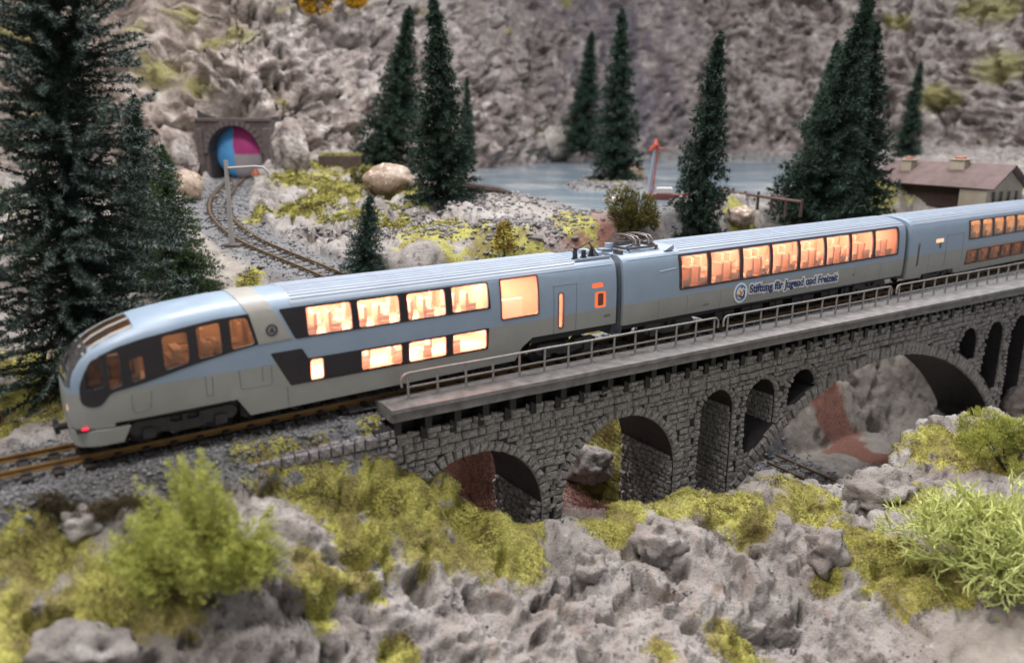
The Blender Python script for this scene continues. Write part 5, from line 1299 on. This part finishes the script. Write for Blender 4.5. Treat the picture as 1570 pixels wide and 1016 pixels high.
for k in range(150):      # ragged shoots: a loose cone, tallest left of the middle
    a = rng.uniform(0, 6.28); q = rng.uniform(0, 1) ** .6; bx_, by_ = -.15 + math.cos(a) * q * 1.65, math.sin(a) * q * 1.1
    top = (2.75 * (1 - q) ** .8 + .75) * rng.uniform(.55, 1.05); n = int(top * 26); u = rng.uniform(.25, 1, (n, 1))
    lx, ly = bx_ * .35 + rng.normal() * .2, by_ * .3 + rng.normal() * .15; w = .17 * (1.25 - u)
    P.append(np.hstack([bx_ + (lx - .1) * u, by_ + ly * u, top * u]) + rng.normal(size=(n, 3)) * w); DP.append(np.tile([lx * .5, ly * .5, .9], (n, 1)))
P = np.vstack(P); DP = np.vstack(DP); V, F, N = needles(P, DP, 9, .15, .013, .95, rng); link('upright_shoots', mesh_np('upright_shoots', V, F, M['bush'], False, {'tint': rng.uniform(.3, 1, N * 3)}), fb)
def bpx(px, py, z): p = hit(px, py, 34 if py < 400 and px > 300 else 14); return (p.x, p.y, p.z - .1)
bush('olive_bush', 'round olive bush behind the pantograph beside the leaning spruce', 'bush', bpx(972, 362, 3.1), 1.9, 1.4, 2.1, M['olive'], 3500, 7, .2, .03, 2)
bush('dark_olive_bush', 'dark olive bush on the far pond shore left of the pale boulder', 'bush', Py(805, 228, 104), 3.2, 2.0, 3.8, M['olive'], 2200, 6, .34, .07, 3)
bush('small_bush', 'small olive bush left of the tan boulder', 'bush', bpx(553, 282, 5.0), 1.0, .8, 1.3, M['olive'], 1200, 6, .16, .04, 4)
bush('flower_bush', 'orange-yellow flowering bush on the cliff, left of two at the top edge', 'bush', Py(490, 22, 79) , 2.0, 1.2, 2.0, M['autumn'], 1200, 6, .3, .16, 5, group='yellow flowering bushes on the cliff')
bush('flower_bush', 'smaller orange-yellow flowering bush on the cliff, right of two at the top edge', 'bush', Py(546, 10, 82), 1.4, 1.0, 1.2, M['autumn'], 700, 6, .3, .16, 6, group='yellow flowering bushes on the cliff')
bush('leafy_bush', 'dull green-brown bush at the left edge behind the giant spruce', 'bush', bpx(-10, 430, 1.4), 3.4, 2.0, 6.0, M['olive'], 3600, 7, .28, .07, 7)
bush('rust_bush', 'low reddish-brown bush at the left edge under the giant spruce', 'bush', bpx(-25, 655, -.3), .7, .5, .6, M['redfluff'], 900, 6, .12, .03, 8)
bush('brown_thicket', 'low dry brown thicket between the track and the bright green bush', 'bush', bpx(150, 790, -1.0), 2.0, .8, .6, M['mossdk'], 5200, 8, .12, .014, 9, 10, lumps=12)
# lichen shrub at the right: branching coral tips
lt = thing('lichen_shrub', 'pale green branching lichen shrub at the right edge of the foreground', 'shrub', Vector((0, 0, 0))); c = Pz(1490, 885, -5.1); c = Vector((c.x + .2, c.y, c.z - .2)); lt.location = c
def lichen(seed, cx, cy, h, spread, mb, mat_r=.034):
    rng = np.random.default_rng(seed); tips = []
    def grow(p, d, l, r, dep):
        q = p + d * l; mid = p.lerp(q, .5) + Vector(rng.normal(size=3)) * l * .06
        mb.tube([p, mid, q], [r, r * .93, r * .8], 5)
        if dep == 0: tips.append((q, d)); return
        for k in range(2 if rng.uniform() < .55 else 3):
            nd = (d + Vector(rng.normal(size=3)) * .55 + Vector((0, 0, .08))).normalized(); grow(q, nd, l * rng.uniform(.68, .9), max(r * .82, .024), dep - 1)
    for k in range(7):
        a = rng.uniform(0, 6.28); grow(Vector((cx + rng.normal() * spread * .2, cy + rng.normal() * spread * .2, 0)), Vector((math.cos(a) * spread, math.sin(a) * spread, 1)).normalized(), h * .29, mat_r * 1.6, 5)
    return tips
for nm, a in (('lichen_branches', (11, -.3, 0, 2.3, .7)), ('lichen_branches', (12, 1.2, .3, 2.9, .8)), ('lichen_branches', (13, .6, -.7, 1.9, .9)), ('lichen_branches', (14, -.4, .9, 2.6, .6))):
    mb = MB(); tips = lichen(*a, mb); o = mb.build(nm, M['lichen'], lt, True, False); at_ = o.data.attributes.new('tint', 'FLOAT', 'POINT'); z_ = np.array([v[2] for v in mb.v]); at_.data.foreach_set('value', np.clip(.25 + z_ * .28, 0, 1).astype(np.float32))
    tp_ = np.array([list(t[0]) for t in tips]); td_ = np.array([list(t[1]) for t in tips]); V, F, N = needles(tp_, td_, 6, .10, .03, .6); link('lichen_tips', mesh_np('lichen_tips', V, F, M['lichen'], False, {'tint': RNG.uniform(.4, 1, N * 3)}), lt)
bush('green_bush', 'dense green bush behind the lichen shrub at the right edge', 'bush', bpx(1545, 720, -4.1), 2.6, 1.6, 1.6, M['bush'], 6500, 8, .16, .016, 12, 8)
# ------------------------------------------------------------------ moss, fluff and rubble that nobody could count
def scatter_blades(name, weight, lo, hi, count, ln, wd, mat, upl=.7, spread=.8, seed=0, yr=(0, 200)):
    rng = np.random.default_rng(seed); w = weight * ((YY > yr[0]) & (YY < yr[1]))
    area_ = (YY * 1.0) ** 2; p = w * area_; p = p / p.sum(); idx = rng.choice(len(YY), count, p=p)
    P = TV[idx] + rng.normal(size=(count, 3)) * np.array([.03, .03, .0]) + np.array([0, 0, -.01]); nr = np.stack([nx[idx], ny[idx], nz[idx] * upl], 1)
    V, F, N = needles(P, nr, 3, ln, wd, spread, rng)
    tn = np.clip(np.repeat(.44 + .9 * fbm(P * 1.3, 3, 8), 9) + rng.uniform(-.25, .25, N * 3), 0, 1)
    return stuff(link(name, mesh_np(name, V, F, mat, False, {'tint': tn})))
inview = (np.abs(XX / YY) < .72)
mw = np.clip(mossA * .95 + .45 * fbm(P3 * 2.2, 3, 15) - .42, 0, 1) ** .7 * inview * (rough_amp > .3) * (1 - gravA) * (1 - redA)
scatter_blades('moss_tufts', mw, 0, 1, 80000, .088, .015, M['moss'], seed=1, yr=(9, 40))
scatter_blades('distant_moss_tufts', mw * (YY > 40), 0, 1, 26000, .16, .06, M['moss'], seed=2, yr=(40, 90))
rw = np.clip(redA * 1.2 - .3, 0, 1) * inview * (YY < 40) * (TB < 20); scatter_blades('red_ground_foam', rw, 0, 1, 17000, .095, .018, M['redfluff'], seed=3, yr=(9, 60))
tw = (1 - sstep(.1, .5, np.abs(TM - .7) - .3)) * (TB < -3) * (TB > -16) * inview * .5; scatter_blades('dry_trackside_growth', np.clip(tw, 0, 1) + 1e-9, 0, 1, 9000, .07, .012, M['mossdk'], seed=4, yr=(9, 40))
IV, IF = ico(1)
def pebbles(name, weight, count, size, mat, seed, flatk=.7, yr=(0, 200), sink=.3):
    rng = np.random.default_rng(seed); w = weight * ((YY > yr[0]) & (YY < yr[1])) * YY ** 2; idx = rng.choice(len(YY), count, p=w / w.sum()); P = TV[idx]
    s = size * np.clip(rng.lognormal(-.15, .55, (count, 1, 1)), .3, 2.6); jit = rng.uniform(.5, 1.3, (count, len(IV), 1)); sq = rng.uniform(.6, 1.2, (count, 1, 3)) * np.array([1, 1, flatk])
    V = (IV[None] * jit * sq * s + P[:, None, :] + rng.normal(size=(count, 1, 3)) * np.array([.05, .05, 0]) + np.array([0, 0, size * sink])).reshape(-1, 3)
    F = (IF[None] + (np.arange(count) * len(IV))[:, None, None]).reshape(-1, 3); return stuff(link(name, mesh_np(name, V, F, mat, False)))
lk = poly_dist(XX, YY, LAKE); shore = np.exp(-((lk - .6) / 1.3) ** 2) * (lake < .5) * inview
pebbles('lake_shore_rubble', shore + isl * .8 * (lake < .3), 4200, .10, M['rubble'], 3, yr=(36, 125))
scr = gauss(XX, YY, [(540, 375, 2.0, 1.9), (600, 385, 1.9, 2.2), (670, 388, 2.0, 1.8), (780, 350, 3.2, 2.6), (840, 360, 2.8, 2.0), (640, 330, 3.6, 1.4), (730, 305, 4.2, 2.4), (460, 350, 3.0, 1.3), (1160, 335, 4, 2)]) * (wft < .2)
pebbles('scree', scr, 2600, .10, M['rubble'], 4, yr=(30, 90))
bedw = (1 - sstep(1.7, 2.3, np.abs(TN + .1))) * (TB < -.5) * inview; pebbles('track_ballast', bedw + 1e-12, 7000, .045, M['ballast'], 5, yr=(12, 40))
pebbles('far_track_ballast', wft * inview + 1e-12, 3000, .07, M['ballast'], 6, yr=(30, 70)); pebbles('lower_track_ballast', wlt * inview + 1e-12, 1600, .07, M['ballast'], 7, yr=(22, 45))
pr = np.clip(.6 - mossA - sandLiftA, 0, 1) * inview * (gravA < .3) * (YY < 30); pebbles('loose_chips', pr * sstep(.0, .5, fbm(P3 * 1.1, 3, 19)) + 1e-12, 1600, .05, M['rubble'], 8, yr=(12, 30))
# larger ballast pieces on the bridge bed
bb_ = np.random.default_rng(3); k = 3600; bx_ = bb_.uniform(-.6, 46, k); yy_ = bb_.uniform(.7, 3.7, k)
V = (IV[None] * bb_.uniform(.6, 1.3, (k, len(IV), 1)) * bb_.uniform(.03, .07, (k, 1, 1)) + np.stack([bx_, yy_, -.17 + 0 * bx_], 1)[:, None, :]).reshape(-1, 3)
o = stuff(link('bridge_ballast', mesh_np('bridge_ballast', V, (IF[None] + (np.arange(k) * len(IV))[:, None, None]).reshape(-1, 3), M['ballast'], False), None, BL(0, 0, 0), ROT_B))
# ================================================================== BOULDERS AND SMALL THINGS
BV, BF = ico(4)
def boulder(label, px, py, z, rx, ry, rz, mat, seed, sink=.25, name='boulder', amp=.22):
    p = Py(px, py + 10, 104.5) if px == 850 else hit(px, py, 14 if py > 600 else 33) if not 700 < py < 770 or px > 900 else Pz(px, py, z); V = lump(BV, amp, 1.6, seed); V = V * np.array([rx, ry, rz]); V += (V / np.array([rx, ry, rz])) * (fbm(V * 3.0 + seed, 3, seed)[:, None] * .07 * rx + ((.5 - worley(V * 2.2 + seed, seed)) * .30 - sstep(.2, .5, vnoise(V * 2.6 + seed, 9)) * .22)[:, None] * (1 if mat is M['plaster'] else .15))
    o = link(name, mesh_np(name, V, BF, mat, True), None, (p.x, p.y, (p.z if px == 850 else ground_near(p.x, p.y)) + rz * ((.15 if mat is M['plaster'] else .5)))); return tag(o, label, 'boulder')
boulder('smooth tan boulder below the pair of spruces behind the leading car', 597, 290, 4.6, 1.6, 1.2, 1.05, M['boulderbrown'], 1, amp=.12)
boulder('pale beige boulder on the far pond shore beside the dark olive bush', 850, 222, 5.1, 1.9, 1.3, 2.1, M['bouldergrey'], 2, amp=.1)
boulder('grey boulder on the near pond shore left of the olive bush', 940, 322, 4.0, 1.0, .8, .62, M['bouldergrey'], 3)
boulder('small beige boulder at the foot of the spruce on the island', 974, 276, 4.5, .75, .6, .95, M['boulderbrown'], 4)
boulder('tan rounded rock right of the leaning spruce, just above the roof', 1135, 345, 3.7, .8, .7, .6, M['boulderbrown'], 5)
boulder('brown rock left of the tunnel track below the portal', 288, 300, 4.2, 1.0, .9, 1.1, M['boulderbrown'], 6)
boulder('pale rock under the first viaduct arch, left of two', 692, 728, -5.2, .75, .5, .5, M['plaster'], 7, amp=.4)
boulder('pale rock under the first viaduct arch, right of two', 722, 765, -5.9, .6, .45, .5, M['plaster'], 8, amp=.4)
boulder('grey craggy rock seen through the second viaduct arch', 905, 725, -6.6, 1.2, .8, .9, M['plaster'], 9, amp=.4)
boulder('pale grey rock peeping over the moss at the right edge below the viaduct', 1562, 632, -3.9, 1.1, .8, 1.5, M['plaster'], 10, amp=.35)
boulder('rounded pinkish foreground rock left of the bottom centre', 130, 1000, -2.6, 1.2, .8, .55, M['plaster'], 11, amp=.3)
boulder('knobbly pale foreground rock right of the middle', 1010, 840, -5.0, .9, .7, .75, M['plaster'], 12, amp=.4)
boulder('small rounded foreground rock beside the knobbly pale one', 905, 885, -5.4, .55, .5, .5, M['plaster'], 13, amp=.3)
boulder('pale ridge rock in the right foreground beside the moss', 1270, 860, -5.2, .75, .6, .9, M['plaster'], 14, amp=.4)
boulder('dark grey knobbly rock beside the lower railway track', 1345, 775, -5.7, 1.5, .8, .9, M['plaster'], 15, amp=.45)
boulder('tiny pale rock among the left foreground moss', 120, 815, -1.2, .5, .4, .35, M['plaster'], 16, amp=.4)
boulder('rough brown rock outcrop against the right side of the tunnel portal', 447, 258, 4, 1.4, 1.4, 2.3, M['cliff'], 31, name='outcrop', amp=.35)
boulder('rough brown rock outcrop against the left side of the tunnel portal', 278, 262, 4, 1.4, 1.4, 2.0, M['cliff'], 32, name='outcrop', amp=.35)
# tracks
track('tunnel_track', 'narrow curving railway track running out of the tunnel', [p for p in FTS], gauge=1.0, pitch=.62, sl=1.75, rh=.14, join=True, rm='raildull')
track('lower_track', 'short stretch of railway track down in the valley behind the wide arch', LT, gauge=1.05, pitch=.85, sl=1.9, rh=.16, rm='raildull')
# tunnel portal
tc = FT[1]; pr_ = thing('tunnel_portal', 'dark stone tunnel portal with a round arch in the left cliff', 'tunnel', Vector((tc.x, tc.y - .3, tc.z)), math.radians(-6))
outer = MB(); V = []; F = []; n = 18; R_ = 2.2; 
prof_ = [(-R_, -.5)] + [(-R_ * math.cos(PI * k / n), 1.9 + R_ * math.sin(PI * k / n)) for k in range(n + 1)] + [(R_, -.5)]
wl_ = MB(); wl_.box(-3.0, 3.0, 0, 3.4, -1, 4.5); pm_ = bpy.data.meshes.new('p'); pm_.from_pydata(wl_.v, [], wl_.f); pm_.update(); h = MB(); h.prism(prof_, -1, 8.0)
link('portal_wall', finish(boolean(pm_, h), M['portal']), pr_)
for k in range(17):
    a0, a1 = PI * k / 17 + .01, PI * (k + 1) / 17 - .01; m = MB(); m.prism([(-math.cos(a0) * 2.22, 1.9 + math.sin(a0) * 2.22), (-math.cos(a1) * 2.22, 1.9 + math.sin(a1) * 2.22), (-math.cos(a1) * 2.7, 1.9 + math.sin(a1) * 2.7), (-math.cos(a0) * 2.7, 1.9 + math.sin(a0) * 2.7)], -.16, .2); m.build('arch_stone', M['portal'], pr_)
for sx in (-1, 1):
    m = MB(); m.box(sx * 2.85 - .3, sx * 2.85 + .3, -.25, .5, -1, 3.9, .06); m.build('buttress', M['portal'], pr_)
m = MB(); m.box(-3.1, 3.1, -.15, .5, 4.4, 4.7, .05); m.build('portal_coping', M['portal'], pr_)
# coloured round thing filling the tunnel mouth
M['sky_blue'] = plain('bright_blue_fabric', (0.12, 0.42, 0.85), .6, .15, 1); M['magenta'] = plain('magenta_fabric', (0.50, 0.05, 0.24), .6, .15, 1); M['greycloth'] = plain('grey_fabric', (0.42, 0.38, 0.40), .7, .1, 1)
bl = thing('striped_ball', 'blue and magenta round cloth shape glimpsed inside the tunnel mouth', 'ball', Vector((tc.x, tc.y + 1.6, tc.z + .15)), math.radians(-6)); SV, SF = ico(5)
SVs = SV * np.array([2.32, .9, 2.32]) + np.array([0, 0, 1.9]); cen = SVs[SF].mean(1)
for nm, mk_, mt in (('blue_panel', cen[:, 0] < -.35, M['sky_blue']), ('magenta_panel', (cen[:, 0] >= -.35) & (cen[:, 2] > 1.65), M['magenta']), ('grey_panel', (cen[:, 0] >= -.35) & (cen[:, 2] <= 1.65), M['greycloth'])):
    u_, inv_ = np.unique(SF[mk_], return_inverse=True); link(nm, mesh_np(nm, SVs[u_], inv_.reshape(-1, 3), mt, True), bl)
# mast with side arm by the curve
p = Pz(357, 392, 1.9); q_ = Py(346, 246, p.y); ms = thing('lamp_mast', 'pale mast with a hooked side arm and orange lamp beside the tunnel track', 'lamp post', Vector((p.x, p.y, ground_near(p.x, p.y)))); hh = q_.z - ms.location.z; dx = q_.x - p.x
M['mast'] = plain('pale_grey_mast_paint', (0.34, 0.32, 0.31), .5, .1)
m = MB(); m.tube([(0, 0, 0), (dx * .5, 0, hh * .5), (dx, 0, hh)], [.16, .12, .11], 8); m.build('pole', M['mast'], ms, True)
m = MB(); m.box(-.45, .45, -.35, .35, -.1, .12, .04); m.build('foot', M['portal'], ms)
m = MB(); m.tube([(dx, 0, hh * .91), (dx + 1.5, 0, hh * .93), (dx + 1.85, 0, hh * .92), (dx + 2.1, 0, hh * .86), (dx + 2.15, 0, hh * .80)], .075, 7); m.build('side_arm', M['mast'], ms, True)
m = MB(); m.tube([(dx + 1.45, 0, hh * .83), (dx + 1.45, 0, hh * .85), (dx + 1.45, 0, hh * .92)], [.22, .20, .03], 10); m.build('lamp_shade', emit('orange_lamp', (1.0, .28, .12), .3), ms)
# house
M['roofbrown'] = plain('dusty_brown_roof', (0.13, 0.085, 0.078), .7, .2, 1.4, bump=.3, bscale=8); M['hwall'] = plain('ochre_cream_wall', (0.36, 0.31, 0.235), .8, .1, 1.5, bump=.2); M['hwood'] = plain('dark_red_brown_wood', (0.045, 0.024, 0.022), .7, .3, 2); M['chim'] = plain('pale_chimney_render', (0.42, 0.36, 0.28), .8, .1); M['tile'] = plain('terracotta_cap', (0.42, 0.15, 0.09), .7, .15); M['wdark'] = plain('dark_window_opening', (0.03, 0.022, 0.022), .3, .2)
hp = hit(1432, 316, 49); HO = thing('brown_roofed_house', 'small cream house with dusty brown roof, dark timber side and two chimneys behind the train', 'house', Vector((hp.x, hp.y, ground_near(hp.x, hp.y) - .2)), math.radians(-62)); HO.scale = (.82, .82, .82)
# local x: along the ridge toward the gable on the right, y: away
def poly(name, V, mat, th=.12):
    V = [Vector(v) for v in V]; nrm = (V[1] - V[0]).cross(V[2] - V[0]).normalized() * th; n = len(V); m = MB(); m.add(V + [v - nrm for v in V], [tuple(range(n)), tuple(range(2 * n - 1, n - 1, -1))] + [(k, k + n, (k + 1) % n + n, (k + 1) % n) for k in range(n)]); return m.build(name, mat, HO)
m = MB(); m.box(-5.6, 2.6, .0, 3.4, 0, 1.9); m.build('timber_wall', M['hwood'], HO)
gx0, gx1, gy0, gy1 = 2.4, 4.6, -.6, 4.0
m = MB(); m.add([(gx0, gy0, 0), (gx1, gy0, 0), (gx1, gy1, 0), (gx0, gy1, 0), (gx0, gy0, 1.70), (gx1, gy0, 1.70), (gx1, gy1, 1.75), (gx0, gy1, 1.75), (gx0, 1.7, 3.3), (gx1, 1.7, 3.3)], [(0, 1, 5, 4), (2, 3, 7, 6), (1, 2, 6, 9, 5), (3, 0, 4, 8, 7), (4, 5, 9, 8), (6, 7, 8, 9), (3, 2, 1, 0)]); m.build('gable_wall', M['hwall'], HO)
poly('roof', [(-6.2, -.8, 1.75), (5.2, -.8, 1.75), (5.2, 1.7, 3.5), (-5.6, 1.7, 3.5)][::1], M['roofbrown']); poly('roof', [(5.2, 4.4, 1.72), (-6.2, 4.3, 1.72), (-5.6, 1.7, 3.5), (5.2, 1.7, 3.5)], M['roofbrown'])
for k in range(4):
    y = gy0 + .8 + k * .98; m = MB(); m.box(gx1 - .02, gx1 + .05, y - .2, y + .2, .55, 1.5); f = m.build('window', M['hwall'], HO); m = MB(); m.box(gx1 + .05, gx1 + .07, y - .17, y + .17, .58, 1.47); m.build('pane', M['wdark'], f)
for x, y, w, h in ((-3.4, .9, .45, .7), (.9, 1.3, .6, 1.0)):
    m = MB(); m.box(x - w, x + w, y - .35, y + .35, 2.2, 3.1 + h * .6, .03); c_ = m.build('chimney', M['chim'], HO); m = MB(); m.box(x - w - .12, x + w + .12, y - .45, y + .45, 3.1 + h * .6, 3.22 + h * .6, .02); m.build('chimney_cap', M['chim'], c_); m = MB(); m.box(x - w * .6, x + w * .6, y - .25, y + .25, 3.22 + h * .6, 3.4 + h * .6, .05); m.build('clay_cap', M['tile'], c_)
m = MB(); m.box(-6.4, -5.6, .3, 3.0, 0, 1.2); m.build('side_annex', M['hwall'], HO)
# driftwood, planter, fence, red things at the pond
p = hit(735, 297, 36); t = thing('driftwood_log', 'dark driftwood log lying on the left pond shore', 'log', Vector((p.x, p.y, ground_near(p.x, p.y) + .15)), -.25)
m = MB(); m.tube([(-2.2, 0, .25), (-1.2, .1, .3), (0, 0, .15), (1.2, .1, .05), (2.1, 0, -.1)], [.28, .34, .3, .25, .1], 9); m.build('log', M['wood'], t, True); m = MB(); m.tube([(-.6, 0, .2), (-.9, .1, .8)], [.12, .05], 6); m.build('branch_stub', M['wood'], t)
p = hit(525, 255, 36); t = thing('dark_trough', 'dark wooden trough with moss on top on the slope right of the tunnel', 'trough', Vector((p.x, p.y, ground_near(p.x, p.y))), -.1)
m = MB(); m.box(-1.7, 1.7, -.6, .6, -.3, .75, .05); m.build('trough_body', M['wood'], t); V, F, N = needles(np.stack([RNG.uniform(-1.6, 1.6, 500), RNG.uniform(-.5, .5, 500), .72 + 0 * RNG.uniform(0, 1, 500)], 1), np.tile([0, 0, 1.], (500, 1)), 4, .28, .07, .8); link('moss_filling', mesh_np('moss_filling', V, F, M['moss'], False, {'tint': RNG.uniform(0, 1, N * 3)}), t)
a_, b_ = Pz(1105, 302, 3.8), Pz(1228, 322, 3.8); a_.z = b_.z = LZ + .1; ln = (b_ - a_).length; t = thing('log_fence', 'low reddish wooden fence along the near shore of the right pond', 'fence', a_, math.atan2((b_ - a_).y, (b_ - a_).x))
M['redwood'] = plain('reddish_fence_wood', (0.13, 0.075, 0.06), .8, .2, 4)
m = MB(); m.tube([(0, 0, .45), (ln * .5, 0, .42), (ln, 0, .45)], .10, 6); m.build('fence_beam', M['redwood'], t); n = 7
for k in range(n):
    m = MB(); m.tube([(ln * k / (n - 1), 0, -.4), (ln * k / (n - 1) + .04, 0, .60 + .1 * (k % 2))], [.10, .08], 7); m.build('fence_post', M['wood'], t)
p = Pz(994, 302, 3.75); t = thing('red_topped_mast', 'thin pale blue red-topped mast in the pond left of the leaning spruce', 'mast', Vector((p.x, p.y, LZ - .3))); q_ = Py(1006, 212, p.y); hh = q_.z - LZ + .3; dx = q_.x - p.x
M['redpaint'] = plain('faded_red_paint', (0.42, 0.07, 0.04), .5, .2); M['palemast'] = plain('pale_blue_grey_paint', (0.30, 0.31, 0.38), .5, .15)
m = MB(); m.tube([(0, 0, 0), (dx * .8, 0, hh * .85)], [.14, .10], 7); m.build('mast_pole', M['palemast'], t); m = MB(); m.tube([(.22, 0, 0), (dx * .8 + .22, 0, hh * .85)], [.05, .05], 6); m.build('mast_stay', M['redpaint'], t)
m = MB(); m.tube([(dx * .8 - .3, 0, hh * .80), (dx * .8 + .1, 0, hh * .9), (dx, 0, hh)], [.12, .22, .04], 7); m.tube([(dx * .8 - .35, 0, hh * .86), (dx * .8 + .6, 0, hh * .84)], .07, 6); m.build('mast_top', M['redpaint'], t)
p = Pz(1018, 306, 3.7); t = thing('red_boat', 'small red boat with a pale cabin on the pond beside the leaning spruce', 'boat', Vector((p.x, p.y, LZ)), -.15)
m = MB(); m.add([(-1.5, -.4, -.2), (1.2, -.4, -.2), (1.9, 0, -.2), (1.2, .4, -.2), (-1.5, .4, -.2), (-1.6, -.55, .42), (1.3, -.6, .45), (2.3, 0, .6), (1.3, .6, .45), (-1.6, .55, .42)], [(4, 3, 2, 1, 0), (0, 1, 6, 5), (1, 2, 7, 6), (2, 3, 8, 7), (3, 4, 9, 8), (4, 0, 5, 9), (5, 6, 7, 8, 9)]); m.build('hull', plain('dull_brown_red_hull', (0.20, 0.06, 0.045), .6, .2), t)
t.scale = (.75, .8, .8)
m = MB(); m.box(-.7, .7, -.35, .35, .45, 1.0, .08); m.build('cabin', plain('pale_cabin', (0.5, 0.46, 0.46), .5), t)
